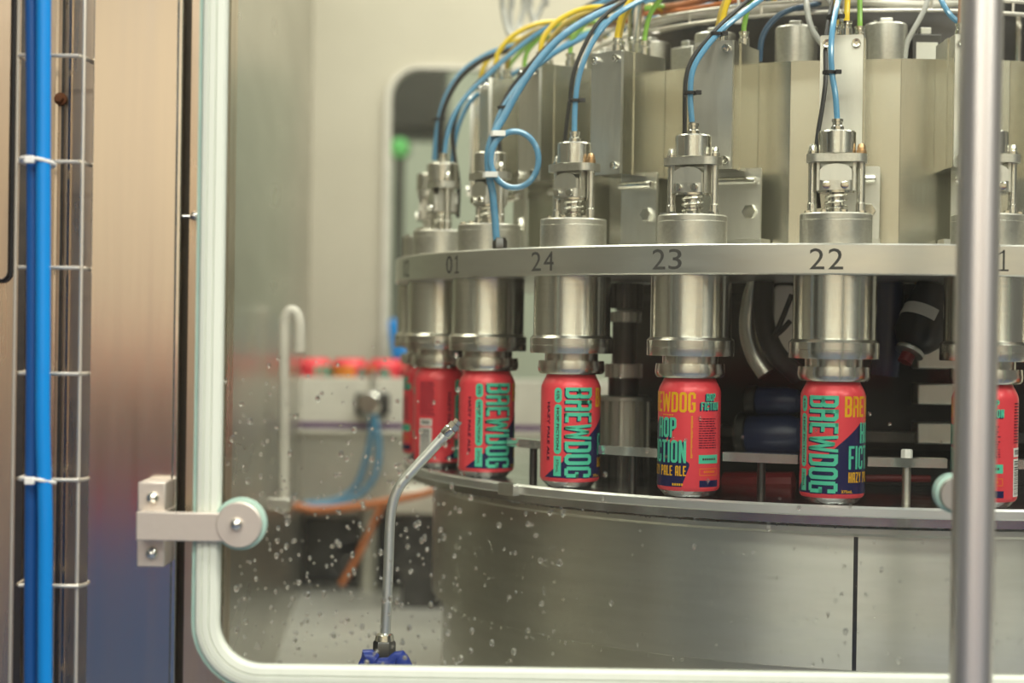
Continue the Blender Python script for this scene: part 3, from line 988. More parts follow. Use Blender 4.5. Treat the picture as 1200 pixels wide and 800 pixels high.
BX = {}
bw, r0, r1 = 0.0222, 0.4525, 0.53
BT, BB = ZC + 0.318, ZC + 0.180
BX['body'] = MB().box(-bw, bw, -r1 + 0.004, -r0, BB, BT).mesh('box_body', 'steel_sheet')
BX['side_fin'] = MB().box(-bw - 0.0014, -bw, -r1 + 0.026, -r1 + 0.040, BB, BT).box(bw, bw + 0.0014, -r1 + 0.022, -r1 + 0.040, BB, BT).mesh('side_fin', 'steel_sheet')
BX['front_plate'] = MB().prism(rbox(-bw, bw, BB, BT, 0.0015), -r1, -r1 + 0.0039).mesh('front_plate', 'steel_plate')
BX['cap_screw'] = MB().lathe([(0.0, -0.0006), (0.0022, -0.0006), (0.0024, -0.0042), (0.0044, -0.0045), (0.0047, -0.0038), (0.0047, 0)], 16, (0, 0, 0), 'y').mesh('cap_screw', 'steel_polish')
BX['tube_fitting'] = MB().lathe([(0.0062, 0), (0.0062, 0.009), (0.0050, 0.010), (0.0050, 0.0135), (0.0060, 0.0140), (0.0060, 0.0165), (0.0040, 0.0168)], 12).mesh('tube_fitting', 'steel_polish')
BX['hanger'] = MB().prism(rbox(-0.026, 0.026, HR + rh + 0.012, BB + 0.004, 0.002), -0.4865, -0.4835).mesh('hanger', 'steel_plate')
BX['hex_bolt'] = MB().lathe([(0.0086, 0), (0.0086, -0.0045), (0.0078, -0.0055), (0.0, -0.0055)], 6, (0, 0, 0), 'y').mesh('hex_bolt', 'steel_polish')
BX['shaft'] = MB().cyl((-0.010, 0, 0), 0.0042, 0.046, 14, 'x', 0.001).mesh('shaft', 'steel_polish')
BX['foot'] = MB().box(-0.018, 0.040, -0.4835, -0.4562, HR + rh, HR + rh + 0.013).mesh('foot', 'steel_plate')
BOXN = {-2: 'outside beyond number twenty-one', -1: 'half behind the upright tube', 0: 'behind filling head twenty-two', 1: 'behind filling head twenty-three', 2: 'behind filling head twenty-four',
        3: 'behind filling head zero-one', 4: 'behind the looped blue tube', 5: 'at the far left end of the drum'}
TUBE_ENDS = {}
for i in range(-2, 6):
    t = TH22 + i * pi / 12
    bxo = tag(empty('valve_box', (CX, CY, 0), -t), 'steel valve box with cap screws ' + BOXN[i], 'valve box', 'valve boxes around the upper drum')
    part(BX['body'], 'box_body', bxo)
    part(BX['side_fin'], 'side_fin', bxo)
    fp_ = part(BX['front_plate'], 'front_plate', bxo)
    for sx in (-1, 1):
        for zz in (BT - 0.009, BB + 0.009):
            part(BX['cap_screw'], 'cap_screw', fp_, (sx * (bw - 0.007), -r1, zz))
    hg_ = part(BX['hanger'], 'hanger', bxo, (0.014, 0, 0))
    part(BX['foot'], 'foot', bxo)
    part(BX['hex_bolt'], 'hex_bolt', hg_, (0.014, -0.4865, HR + rh + 0.042))
    part(BX['shaft'], 'shaft', bxo, (0, -0.4925, BB - 0.010))
    mt = Matrix.Translation((CX, CY, 0)) @ Matrix.Rotation(-t, 4, 'Z')
    TUBE_ENDS[i] = []
    for fx, fy in ((0.004, -0.516), (0.016, -0.482), (-0.008, -0.498)):
        part(BX['tube_fitting'], 'tube_fitting', bxo, (fx, fy, BT))
        TUBE_ENDS[i].append(mt @ Vector((fx, fy, BT + 0.0166)))

# motors standing inside the upper drum
for k, i in enumerate((-1, 0, 1, 2, 3)):
    t = TH22 + i * pi / 12 + radians(9)
    p = Vector((CX - 0.385 * sin(t), CY - 0.385 * cos(t), zt + 0.0003))
    nm = ('right of the box behind the upright tube', 'right of the box behind filling head twenty-two', 'between the boxes behind heads twenty-two and twenty-three',
          'between the boxes behind heads twenty-three and twenty-four', 'between the boxes behind heads twenty-four and zero-one')[k]
    mtr = tag(empty('valve_motor', p, -t), 'squat steel motor can rising ' + nm, 'motor', 'motor cans above the upper drum')
    MB().lathe([(0.0235, 0), (0.0240, 0.002), (0.0240, 0.047), (0.0225, 0.049), (0, 0.049)], 36, caps=False).build('motor_can', 'steel_cast', mtr)
    MB().box(-0.007, 0.007, -0.006, 0.006, 0.0485, 0.056).build('terminal', 'steel_plate', mtr, 0.001)
    MB().cyl((-0.012, 0.004, 0.0485), 0.003, 0.006, 10).build('cap_stud', 'steel_polish', mtr)
for k, (px, lab) in enumerate(((801, 'grey steel block beside the motor can left of head twenty-three'), (748, 'grey steel block right of the upright top post'),
                               (1078, 'dark cabinet block with pale plate near the upright tube'))):
    t, q = polar(px, 0.37)
    bl = tag(empty('valve_block', (q.x, q.y, zt - 0.006), -t), lab, 'block')
    MB().box(-0.017, 0.017, -0.012, 0.02, 0, 0.046).build('block', 'steel_dark' if k == 2 else 'steel_cast', bl, 0.0015)
    MB().box(-0.006, 0.006, -0.006, 0.006, 0.0455, 0.054).build('lug', 'steel_plate', bl, 0.0008)
    if k == 2:
        MB().box(-0.012, 0.012, -0.0128, -0.012, 0.008, 0.036).build('name_plate', 'steel_plate', bl)
t, q = polar(740, 0.41)
tpst = tag(empty('top_post', (q.x, q.y, zt - 0.004)), 'upright steel post above the drum between heads twenty-four and twenty-three', 'post')
MB().lathe([(0.0105, 0), (0.0105, 0.018), (0.0092, 0.019), (0.0092, 0.050), (0.0110, 0.051), (0.0110, 0.055), (0.0100, 0.056), (0.0100, 0.15)], 24).build('post_tube', 'steel_polish', tpst)
MB().box(-0.013, 0.013, -0.013, 0.013, 0, 0.014).build('post_foot', 'steel_plate', tpst, 0.001)

# tray ring of cables above the drum
tray = tag(empty('cable_tray_ring', (CX, CY, 0)), 'thin wire ring carrying the tube bundle above the drum', 'cable tray')
for rr_, dz in ((0.372, 0.372), (0.372, 0.386), (0.335, 0.379)):
    MB().tube([(rr_ * cos(a_ * pi / 24), rr_ * sin(a_ * pi / 24), ZC + dz) for a_ in range(48)], 0.0022, 8, 2, True).build('ring_wire', 'wire_pale', tray)
for k in range(24):
    a_ = 2 * pi * k / 24
    MB().tube([(0.372 * cos(a_), 0.372 * sin(a_), ZC + 0.388), (0.372 * cos(a_), 0.372 * sin(a_), ZC + 0.372), (0.335 * cos(a_), 0.335 * sin(a_), ZC + 0.377)], 0.0018, 6, 1).build('cross_wire', 'wire_pale', tray)
for k in range(4):
    a_ = -pi / 2 + (k - 1) * pi / 2 + 0.35
    MB().rod((0.335 * cos(a_), 0.335 * sin(a_), zt + 0.0), (0.335 * cos(a_), 0.335 * sin(a_), ZC + 0.379), 0.004).build('tray_leg', 'steel_polish', tray)


def arc_bundle(a0, a1, r, z, rad, m, lab, wob=0.004):
    pts = []
    for k in range(13):
        a_ = radians(a0 + (a1 - a0) * k / 12)
        pts.append((CX - (r + wob * sin(k * 1.7 + z * 90)) * sin(a_), CY - (r + wob * sin(k * 1.7 + z * 90)) * cos(a_), z + wob * 0.7 * cos(k * 1.3 + r * 70)))
    return tag(MB().tube(pts, rad, 10, 4).build('bundle_tube', m), lab, 'tube', 'tubes laid along the cable tray ring')


arc_bundle(-12, 62, 0.356, ZC + 0.384, 0.0052, 'tube_white', 'thick white tube in the bundle over the upper drum')
arc_bundle(10, 70, 0.366, ZC + 0.393, 0.0030, 'tube_orange', 'orange tube in the bundle over the upper drum')
arc_bundle(24, 74, 0.348, ZC + 0.395, 0.0040, 'tube_blue', 'blue tube lying in the bundle over the upper drum')
arc_bundle(-12, 40, 0.350, ZC + 0.398, 0.0045, 'tube_grey', 'grey tube lying in the bundle over the upper drum')
arc_bundle(40, 92, 0.362, ZC + 0.401, 0.0045, 'tube_brown', 'brown tube lying in the bundle over the upper drum')
q = Vector((CX - 0.378 * sin(radians(34)), CY - 0.378 * cos(radians(34)), ZC + 0.374))
tw = tag(empty('cable_tie', q), 'white cable tie hanging from the tube bundle by the green tube', 'cable tie')
MB().tube([(0, 0, 0.03), (0, -0.002, 0.010), (0, 0, -0.004)], 0.0016, 6, 4).build('strap', 'tie_white', tw)
MB().box(-0.004, 0.004, -0.004, 0.004, -0.010, -0.002).build('lock', 'tie_white', tw, 0.001)


def to_turret(p, r=0.352, z=ZC + 0.394):
    """points that lead a tube on down to the tray ring"""
    d = Vector((p.x - CX, p.y - CY, 0))
    if d.length < r + 0.01:
        return []
    d = d.normalized() * r
    e_ = Vector((CX + d.x, CY + d.y, z))
    return [p.lerp(e_, 0.55) + Vector((0, 0, 0.006)), e_]


# yellow, green and brown tubes from the valve boxes up to the tray
def run(p0, pts, m, rad, name, lab, cat, group, rings=10):
    pts = pts + to_turret(pts[-1])
    return tag(MB().tube([p0 - Vector((0, 0, 0.003)), p0 + Vector((0, 0, 0.008))] + pts, rad, rings, 6).build(name, m), lab, cat, group)


COLN = (('tube_yellow', 'yellow'), ('tube_green', 'green'), ('tube_ochre', 'ochre'))
for i in range(-1, 6):
    for k in range(3):
        e = TUBE_ENDS[i][k]
        t = TH22 + i * pi / 12
        rgt = Vector((cos(t), -sin(t), 0))
        inw = Vector((sin(t), cos(t), 0))
        lean = (0.012, 0.008, 0.014)[k] if i < 1 else (0.055, 0.045, 0.050)[k]
        if i == 0:
            lean = (0.006, -0.006, 0.0)[k]
        hf = 0.62 if i >= 3 else 1.0
        if i >= 3:
            lean *= 0.35
        pts = [e + Vector((0, 0, 0.035 * hf)) + rgt * lean * 0.15 + inw * 0.004, e + Vector((0, 0, 0.065 * hf)) + rgt * lean * 0.6 + inw * 0.02,
               e + Vector((0, 0, 0.088 * hf)) + rgt * lean * 1.3 + inw * (0.05 if k != 1 else 0.04), e + Vector((0, 0, 0.094 * hf)) + rgt * lean * 2.0 + inw * (0.10 if k != 1 else 0.085)]
        m_, cn = COLN[k]
        if i == -1 and k == 2:
            m_, cn = 'tube_brown', 'brown'
        run(e, pts, m_, 0.0032 if k != 1 else 0.0029, 'pneumatic_tube', cn + ' tube rising from the valve box ' + BOXN[i], 'tube', cn + ' tubes on the valve boxes')


# blue air tubes and black cables to the heads: pixel path, depth falls back towards the tray
def path(pix, Y0, Y1):
    d = [0.0]
    for a_, b_ in zip(pix, pix[1:]):
        d.append(d[-1] + hypot(b_[0] - a_[0], b_[1] - a_[1]))
    return [at(x_, y_, Y0 + (Y1 - Y0) * (k / d[-1]) ** 3.2) for (x_, y_), k in zip(pix, d)]


PATHS = []
YH = {i: hpos(i)[0].y for i in range(-2, 6)}


def cable(pix, Y0, Y1, rad, m, name, lab, cat, group):
    pts = path(pix, Y0, Y1)
    if name == 'air_tube':
        PATHS.append((pix, pts))
    if name == 'hanging_lead':
        pts = [Vector((pts[0].x, pts[0].y, 3.2)), Vector((pts[0].x, pts[0].y, pts[0].z + 0.1))] + pts
    if name in ('air_tube', 'signal_cable') and 'slanting down' not in lab:
        pts = pts + to_turret(pts[-1])
    return tag(MB().tube(pts, rad, 10, 6).build(name, m), lab, cat, group)


BT_, BC_ = 'blue air tubes to the filling heads', 'black cables to the filling heads'
cable([(981, 140), (979, 112), (975, 85), (974, 55), (977, 25), (984, -6), (992, -40)], YH[0], 1.93, 0.0031, 'tube_blue', 'air_tube', 'blue air tube rising straight from filling head twenty-two', 'tube', BT_)
cable([(959.5, 244), (956.5, 205), (957.5, 165), (964.5, 120), (967.5, 92), (967.5, 52), (971.5, 22), (978.5, -9), (986.5, -43)], YH[0] + 0.022, 1.94, 0.0025, 'cable_black', 'signal_cable', 'black cable running behind filling head twenty-two beside its blue tube', 'cable', BC_)
cable([(811, 143), (809, 115), (811, 86), (822, 63), (845, 36), (872, 14), (902, -8), (940, -34)], YH[1], 1.98, 0.0031, 'tube_blue', 'air_tube', 'blue air tube leaving filling head twenty-three and bending off right', 'tube', BT_)
cable([(802.5, 176), (802.5, 118), (804.5, 88), (814.5, 64), (839.5, 34), (866.5, 9), (894.5, -13), (933.5, -39)], YH[1] + 0.02, 1.985, 0.0024, 'cable_black', 'signal_cable', 'black cable alongside the blue tube of filling head twenty-three', 'cable', BC_)
cable([(673, 156), (674, 125), (678, 92), (689, 60), (706, 33), (730, 12), (770, -8), (820, -28)], YH[2], 2.03, 0.0031, 'tube_blue', 'air_tube', 'blue air tube arching right from the top of filling head twenty-four', 'tube', BT_)
cable([(660.5, 190), (662.5, 160), (667.5, 120), (672.5, 85), (685.5, 52), (701.5, 26), (724.5, 6), (764.5, -15), (813.5, -33)], YH[2] + 0.02, 2.035, 0.0024, 'cable_black', 'signal_cable', 'black cable alongside the blue tube of filling head twenty-four', 'cable', BC_)
# looped blue tube ending in a fitting on the number ring
fitp = polar(584, RR - 0.012)[1]
fitp.z = HR + rh
YL = fitp.y
PATHS.append(None)
lp = tag(empty('looped_air_tube', (0, 0, 0)), 'pale blue air tube with a tied round loop, plugged into the ring', 'tube')
pix = [(582, 281), (580, 255), (577, 225), (573, 205), (572, 180), (578, 158), (590, 138), (607, 107), (632, 70), (662, 40), (700, 17), (735, 4), (790, -14), (850, -30)]
PATHS[-1] = (pix, path(pix, YL, 2.05))
MB().tube([fitp + Vector((0, 0, 0.008))] + path(pix, YL, 2.05) + to_turret(path(pix, YL, 2.05)[-1]), 0.0042, 12, 6).build('main_tube', 'tube_blue', lp)
lc = []
for k in range(19):
    a_ = radians(215 - (215 + 218) * k / 18 + 0)
    lc.append(at(602 + 28 * cos(a_) + 1, 187 - 33 * sin(a_), YL - 0.008))
MB().tube(lc, 0.0035, 10, 4).build('loop', 'tube_blue', lp)
for (x_, y_) in ((582, 157), (573, 205)):
    c = at(x_, y_, YL - 0.004)
    MB().lathe([(0.0062, -0.003), (0.0074, -0.003), (0.0074, 0.003), (0.0062, 0.003)], 14, tuple(c)).box(c.x - 0.004, c.x + 0.010, c.y - 0.011, c.y - 0.005, c.z - 0.003, c.z + 0.003).build('tie', 'tie_white', lp)
MB().lathe([(0.0070, 0), (0.0082, 0.001), (0.0082, 0.0095), (0.0068, 0.0115), (0.0068, 0.0130), (0.0050, 0.0132)], 6, tuple(fitp)).build('plug_fitting', 'steel_dark', lp)
cable([(588.5, 258), (587.5, 215), (585.5, 170), (584.5, 140), (593.5, 112), (612.5, 86), (643.5, 52), (678.5, 25), (738.5, -7), (798.5, -25)], YH[3] + 0.018, 2.10, 0.0025, 'cable_black', 'signal_cable', 'black cable behind the looped blue tube at filling head zero-one', 'cable', BC_)
cable([(577, 175), (580, 150), (592, 122), (618, 88), (650, 62), (690, 40), (735, 10), (790, -8)], YH[3], 2.12, 0.0032, 'tube_blue', 'air_tube', 'blue air tube from filling head zero-one behind the loop', 'tube', BT_)
cable([(521, 181), (524, 160), (532, 135), (549, 110), (575, 85), (605, 58), (640, 33), (680, 14), (730, -6)], YH[4], 2.2, 0.0031, 'tube_blue', 'air_tube', 'blue air tube arching from the fitting beside the far window', 'tube', BT_)
cable([(515.5, 195), (515.5, 165), (519.5, 130), (536.5, 95), (562.5, 72), (598.5, 57), (638.5, 37), (688.5, 7), (738.5, -15)], YH[4] + 0.03, 2.24, 0.0032, 'cable_black', 'signal_cable', 'black cable arching highest over the far filling heads', 'cable', BC_)
cable([(509, 188), (512, 155), (522, 115), (542, 84), (575, 62), (612, 50), (655, 30), (710, 2), (750, -14)], YH[5] - 0.05, 2.3, 0.0034, 'tube_blue', 'air_tube', 'outermost blue air tube arching over the far filling heads', 'tube', BT_)
cable([(536.5, 255), (537.5, 215), (532.5, 180), (531.5, 150), (542.5, 118), (564.5, 92), (596.5, 64), (634.5, 35), (674.5, 15), (723.5, -11)], YH[4] + 0.01, 2.21, 0.0025, 'cable_black', 'signal_cable', 'black cable dropping between the two farthest filling heads', 'cable', BC_)
cable([(531, 190), (533, 165), (540, 140), (552, 118), (570, 104), (606, 84), (640, 66), (675, 45)], YH[4] + 0.05, 2.28, 0.0031, 'tube_blue', 'air_tube', 'short blue air tube passing low behind the far valve boxes', 'tube', BT_)
# black ties where tube and cable are bound together
for (x_, y_, i, lab) in ((972, 85, 0, 'upper of two at filling head twenty-two'), (976, 20, 0, 'by the yellow tube at filling head twenty-two'), (809, 109, 1, 'low on the tubes of filling head twenty-three'),
                         (840, 40, 1, 'on the slanting tubes of filling head twenty-three'), (674, 118, 2, 'low on the tubes of filling head twenty-four'), (714, 22, 2, 'high on the tubes of filling head twenty-four'),
                         (590, 126, 3, 'on the looped blue tube'), (513, 140, 5, 'on the outermost blue tube')):
    best = (1e9, 0, 0, 0)
    for pix_, pts_ in PATHS:
        for (xa_, ya_), (xb_, yb2), pa_, pb2 in zip(pix_, pix_[1:], pts_, pts_[1:]):
            for f_ in (0, 0.25, 0.5, 0.75, 1):
                d2 = (xa_ + (xb_ - xa_) * f_ - x_) ** 2 + (ya_ + (yb2 - ya_) * f_ - y_) ** 2
                if d2 < best[0]:
                    best = (d2, pa_.y + (pb2.y - pa_.y) * f_)
    yy = best[1] + 0.002
    tk = tag(empty('cable_tie', at(x_, y_, yy)), 'small black cable tie ' + lab, 'cable tie', 'black ties on the tubes')
    MB().lathe([(0.0058, -0.0017), (0.0072, -0.0017), (0.0072, 0.0017), (0.0058, 0.0017), (0.0058, -0.0017)], 14, caps=False).build('strap', 'black_plastic', tk)
    MB().box(0.005, 0.011, -0.0085, -0.0035, -0.002, 0.002).build('lock', 'black_plastic', tk)
# right hand tubes next to the upright tube
cable([(1146, 40), (1118, 22), (1104, 2), (1096, -20)], 1.86, 1.92, 0.0031, 'tube_blue', 'air_tube', 'blue air tube slanting down behind the upright tube', 'tube', BT_)
cable([(1060, 70), (1064, 48), (1078, 22), (1086, 4), (1090, -20)], 1.95, 1.97, 0.0030, 'tube_grey', 'grey_cable', 'dark grey cable curving up left of the brown tube', 'cable', 'grey cables over the machine')
cable([(966, 55), (952, 35), (946, 12), (944, -15)], 1.93, 1.98, 0.0034, 'tube_grey', 'grey_cable', 'grey cable curving down left of the box behind head twenty-two', 'cable', 'grey cables over the machine')
cable([(1000, 55), (994, 36), (982, 14), (966, -8)], 1.93, 1.97, 0.0034, 'tube_grey', 'grey_cable', 'grey cable curving behind the green tube of head twenty-two', 'cable', 'grey cables over the machine')
cable([(890, 72), (893, 45), (905, 25), (925, 12), (960, 4)], 1.95, 2.0, 0.0034, 'tube_slate', 'dark_tube', 'dark blue tube curving beside the middle motor can', 'tube', None)
# grey leads hanging behind the left end of the bundle
for k, (pp, lab) in enumerate((([(589, -10), (590, 15), (596, 38), (608, 52)], 'leftmost grey lead hanging behind the tube bundle'),
                               ([(600, -10), (598, 18), (602, 40), (618, 56)], 'second grey lead from the window hanging behind the bundle'),
                               ([(614, -10), (614, 10), (608, 32), (610, 55)], 'grey lead crossing its neighbours behind the bundle'),
                               ([(622, -10), (621, 12), (630, 34), (642, 48)], 'grey lead swinging right behind the bundle'),
                               ([(640, -10), (634, 10), (624, 30), (618, 50)], 'rightmost grey lead hanging behind the tube bundle'))):
    cable(pp, 2.45 + k * 0.02, 2.40 + k * 0.02, 0.0042, 'tube_grey', 'hanging_lead', lab, 'cable', 'grey leads behind the tube bundle')

# ================================================================== glass door in front
YG = 1.58
gx0, gx1 = at(261, 400, YG).x, at(1420, 400, YG).x
gz0, gz1 = at(600, 783, YG).z, at(600, -140, YG).z
rI = 0.040
door = struct(empty('window_1'))


def frame_sweep(prof, nseg=10):
    """profile [(offset outwards, y)] swept round the rounded rectangle of the opening"""
    rows = []
    for off, y in prof:
        rows.append([(x_, y, z_) for x_, z_ in rbox(gx0 - off, gx1 + off, gz0 - off, gz1 + off, rI + off, nseg)])
    n_ = len(rows[0])
    fs = []
    for j in range(len(rows) - 1):
        for k in range(n_):
            fs.append((j * n_ + k, j * n_ + (k + 1) % n_, (j + 1) * n_ + (k + 1) % n_, (j + 1) * n_ + k))
    return MB().add([v for r_ in rows for v in r_], fs)


frame_sweep([(-0.001, YG + 0.004), (-0.001, YG - 0.009), (0.001, YG - 0.012), (0.0065, YG - 0.013), (0.0075, YG - 0.0115), (0.0085, YG - 0.013), (0.013, YG - 0.013),
             (0.0138, YG - 0.0118), (0.0146, YG - 0.013), (0.0185, YG - 0.012), (0.0205, YG - 0.009), (0.0205, YG + 0.004)]).build('gasket', 'cream_gasket', door)
frame_sweep([(0.0206, YG + 0.006), (0.0206, YG - 0.008), (0.0235, YG - 0.008), (0.0240, YG - 0.004), (0.0240, YG + 0.006)]).build('pane_edge', 'green_edge', door)
MB().prism(rbox(gx0 - 0.02, gx1 + 0.02, gz0 - 0.02, gz1 + 0.02, rI + 0.02), YG - 0.002, YG + 0.003).build('pane', 'safety_glass', door)

# water drops on the inside of the pane: nobody could count them
wdp = MB()
rw = random.Random(11)
ico = bmesh.new()
bmesh.ops.create_icosphere(ico, subdivisions=2, radius=1.0)
ICV = [v.co.copy() for v in ico.verts]
ICF = [tuple(v.index for v in f.verts) for f in ico.faces]
ico.free()


def drop(mb, c, rx, ry, rz, m=None):
    mb.add([(m @ Vector((v.x * rx, v.y * ry, v.z * rz)) if m else Vector((v.x * rx, v.y * ry, v.z * rz))) + c for v in ICV], ICF)


for k in range(520):
    while True:
        x_, y_ = rw.uniform(264, 1110), rw.uniform(400, 778)
        dens = 0.12
        if x_ < 540:
            dens = 0.25 + 0.75 * max(0, (y_ - 440) / 340)
        elif y_ > 600 and x_ < 660:
            dens = 0.30
        elif y_ > 560:
            dens = 0.06
        else:
            dens = 0.03
        if rw.random() < dens:
            break
    c = at(x_, y_, YG + 0.0035)
    s_ = rw.choice((0.5, 0.6, 0.7, 0.8, 1.0, 1.3)) * 0.0017
    drop(wdp, c, s_, s_ * 0.5, s_ * rw.uniform(0.9, 1.5))
wo = wdp.build('water_drops', 'water')
tag(wo, 'clear water drops scattered over the inside of the glass door', 'water drops')
wo['kind'] = 'stuff'

# drops running down the drum skirt
wdr = MB()
for k in range(480):
    t = radians(rw.uniform(-12, 80))
    z_ = HC - 0.05 - (rw.random() ** 0.7) * 0.13
    if rw.random() < 0.25:
        z_ = HC - 0.0215
        rr_ = RT - 0.012
    else:
        rr_ = RD + 0.0003
    s_ = rw.choice((0.6, 0.8, 1.0, 1.4)) * 0.0012
    drop(wdr, Vector((CX - rr_ * sin(t), CY - rr_ * cos(t), z_)), s_, s_ * 0.8, s_ * rw.uniform(1, 1.7))
wo = wdr.build('drum_drops', 'water')
tag(wo, 'fine water drops clinging to the steel drum skirt', 'water drops')
wo['kind'] = 'stuff'

# upright tube in front of the glass, with its round standoff on the pane
YP = 1.46
q = at(1144, 400, YP)
ps = tag(empty('upright_tube', (q.x, q.y, 0)), 'upright brushed steel tube standing in front of the glass', 'post')
MB().lathe([(0.0178, 0), (0.0178, 2.4)], 40).build('tube', 'steel_post', ps)
MB().lathe([(0.05, 0), (0.05, 0.008), (0.02, 0.01)], 32).build('base_flange', 'steel_plate', ps)
q = at(1119, 578, YG - 0.014)
kn = tag(empty('glass_disc_clamp', q), 'round steel glass clamp with clear rim half behind the upright tube', 'clamp')
MB().lathe([(0.0145, -0.010), (0.0152, -0.009), (0.0152, 0.0115)], 32, (0, 0, 0), 'y').build('disc', 'steel_plate', kn)
MB().lathe([(0.0153, -0.003), (0.0180, -0.002), (0.0180, 0.0115), (0.0153, 0.0115)], 32, (0, 0, 0), 'y').build('clear_rim', 'green_edge', kn)

# hinge of the glass door
YB = 1.62
hg = tag(empty('door_hinge', (0, 0, 0)), 'steel strap hinge with round end clamping the glass door', 'hinge')
for (xa, ya, xb, yb_) in ((161, 565, 194, 599), (160, 632, 193, 664)):
    a_, b_ = at(xa, yb_, YB - 0.036), at(xb, ya, YB - 0.036)
    MB().box(a_.x, b_.x, YB - 0.036, YB, a_.z, b_.z).build('clamp_block', 'steel_hinge', hg, 0.0012)
a_, b_ = at(163, 631, YB - 0.046), at(262, 599, YB - 0.046)
cc = at(281, 614, YB - 0.054)
MB().box(a_.x, cc.x - 0.012, YB - 0.060, YB - 0.054, a_.z, b_.z).build('strap', 'steel_hinge', hg, 0.001)
MB().box(a_.x, a_.x + 0.022, YB - 0.054, YB, a_.z + 0.001, b_.z - 0.001).build('pivot_block', 'steel_hinge', hg, 0.001)
MB().lathe([(0.0195, -0.007), (0.0205, -0.006), (0.0205, 0.000)], 40, tuple(cc), 'y').build('end_disc', 'steel_hinge', hg)
MB().lathe([(0.0180, 0.000), (0.0235, 0.001), (0.0238, 0.003), (0.0238, 0.010)], 40, tuple(cc), 'y').build('clear_washer', 'green_edge', hg)
for (x_, y_, yy) in ((179, 583, YB - 0.036), (178, 648, YB - 0.036), (277, 614, YB - 0.061)):
    c = at(x_, y_, yy)
    MB().lathe([(0.0, -0.0062), (0.0030, -0.0056), (0.0052, -0.0034), (0.0060, 0.0)], 20, tuple(c), 'y').build('dome_screw', 'steel_polish', hg)

# ================================================================== left column, cable tray and hoses
xa, xb = at(105, 400, YB).x, at(209, 400, YB).x
struct(MB().box(xa, xb - 0.004, YB, YB + 0.07, 0, 2.5).build('wall_column', 'steel_column', None, 0.001))
struct(MB().box(xb - 0.0035, xb + 0.001, YB - 0.002, YB + 0.07, 0, 2.5).build('trim_1', 'steel_polish', None, 0.001))
x1_, x2_, x3_ = at(212, 400, YB + 0.02).x, at(221, 400, YB + 0.02).x, at(242, 400, YB + 0.02).x
struct(MB().box(xb + 0.001, x2_, YB + 0.03, YB + 0.06, 0, 2.5).build('trim_2', 'trim_brown'))
struct(MB().box(x2_, x3_ + 0.02, YB + 0.015, YB + 0.055, 0, 2.5).build('trim_3', 'tan_panel'))
struct(MB().box(-1.6, xa, YB + 0.045, YB + 0.07, 0, 2.5).build('wall_cabinet', 'tan_panel'))
struct(MB().box(at(22, 400, YB + 0.04).x, at(30, 400, YB + 0.04).x, YB + 0.035, YB + 0.045, 0, 2.5).build('trim_4', 'steel_dark'))  # shadow of the gap beside the hoses, put in as a dark strip
for k, (pa, pb_) in enumerate(((61, 64), (68, 71), (76, 79))):  # thin strips standing in for reflections of the tray wires
    struct(MB().box(at(pa, 400, YB + 0.04).x, at(pb_, 400, YB + 0.04).x, YB + 0.041, YB + 0.045, 0, 2.5).build('trim_%d' % (5 + k), 'steel_dark' if k == 1 else 'steel_column'))
c0 = at(10, 328, YB + 0.04)
hd = tag(empty('cabinet_door', (0, 0, 0)), 'tan steel cabinet door with rounded lower corner left of tray', 'door')
MB().prism(rbox(-1.0, c0.x, c0.z, 2.4, 0.008), YB + 0.038, YB + 0.045).build('door_leaf', 'tan_panel', hd, 0.001)
oo = rbox(-1.003, c0.x + 0.003, c0.z - 0.003, 2.403, 0.011)
MB().prism(oo, YB + 0.0425, YB + 0.0455).build('door_seal', 'black_rubber', hd)

YT = YB - 0.012
tr_ = tag(empty('wire_tray', (0, 0, 0)), 'pale upright wire cable tray behind the bright blue hose', 'cable tray')
for px in (17, 94):
    x_ = at(px, 400, YT).x
    MB().rod((x_, YT, 0.0), (x_, YT, 2.45), 0.0018, 8).build('rail_wire', 'wire_pale', tr_)
k = 0
for py in range(-183, 1100, 124):
    a_, b_ = at(20, py, YT), at(97, py, YT)
    MB().tube([(a_.x - 0.001, YB + 0.045, a_.z + 0.001), (a_.x, YT + 0.004, a_.z), (a_.x + 0.003, YT - 0.003, a_.z), (b_.x - 0.003, YT - 0.003, a_.z), (b_.x, YT + 0.004, a_.z), (b_.x + 0.001, YB + 0.045, a_.z)], 0.0019, 8, 1).build('cross_wire', 'wire_pale', tr_)
    k += 1
h1 = [at(51 - 0.002 * (y_ - 100) + (3 if y_ > 500 else 0), y_, YT - 0.0215) for y_ in range(-300, 1101, 100)]
hs = tag(MB().tube(h1, 0.0068, 16, 4).build('air_hose', 'hose_blue'), 'bright blue hose running up the wire cable tray', 'hose')
h2 = [at(38 + 1.5 * sin(y_ * 0.006), y_, YT - 0.0116) for y_ in range(-300, 1101, 100)]
hs2 = tag(MB().tube(h2, 0.0066, 16, 4).build('air_hose', 'hose_navy'), 'darker blue hose strapped beside the bright blue hose', 'hose')
for py, lab in ((190, 'white cable tie round the blue hoses at the upper tray wire'), (563, 'white cable tie round the blue hoses at the lower tray wire')):
    c = at(44, py, YT - 0.0165)
    tz = tag(empty('cable_tie', c), lab, 'cable tie', 'white ties on the blue hoses')
    MB().tube([(0.0155 * cos(a_ * pi / 8), 0.0130 * sin(a_ * pi / 8), 0.003 * cos(a_ * pi / 8 + 2.2)) for a_ in range(16)], 0.0018, 6, 2, True).build('strap', 'tie_white', tz)
    MB().box(-0.008, 0.001, -0.0165, -0.011, -0.0025, 0.0045).build('lock', 'tie_white', tz, 0.001)
c = at(71, 116, YB + 0.04)
rb = tag(empty('rusty_bolt', c), 'small rusty bolt on the cabinet sheet beside the wire tray', 'bolt')
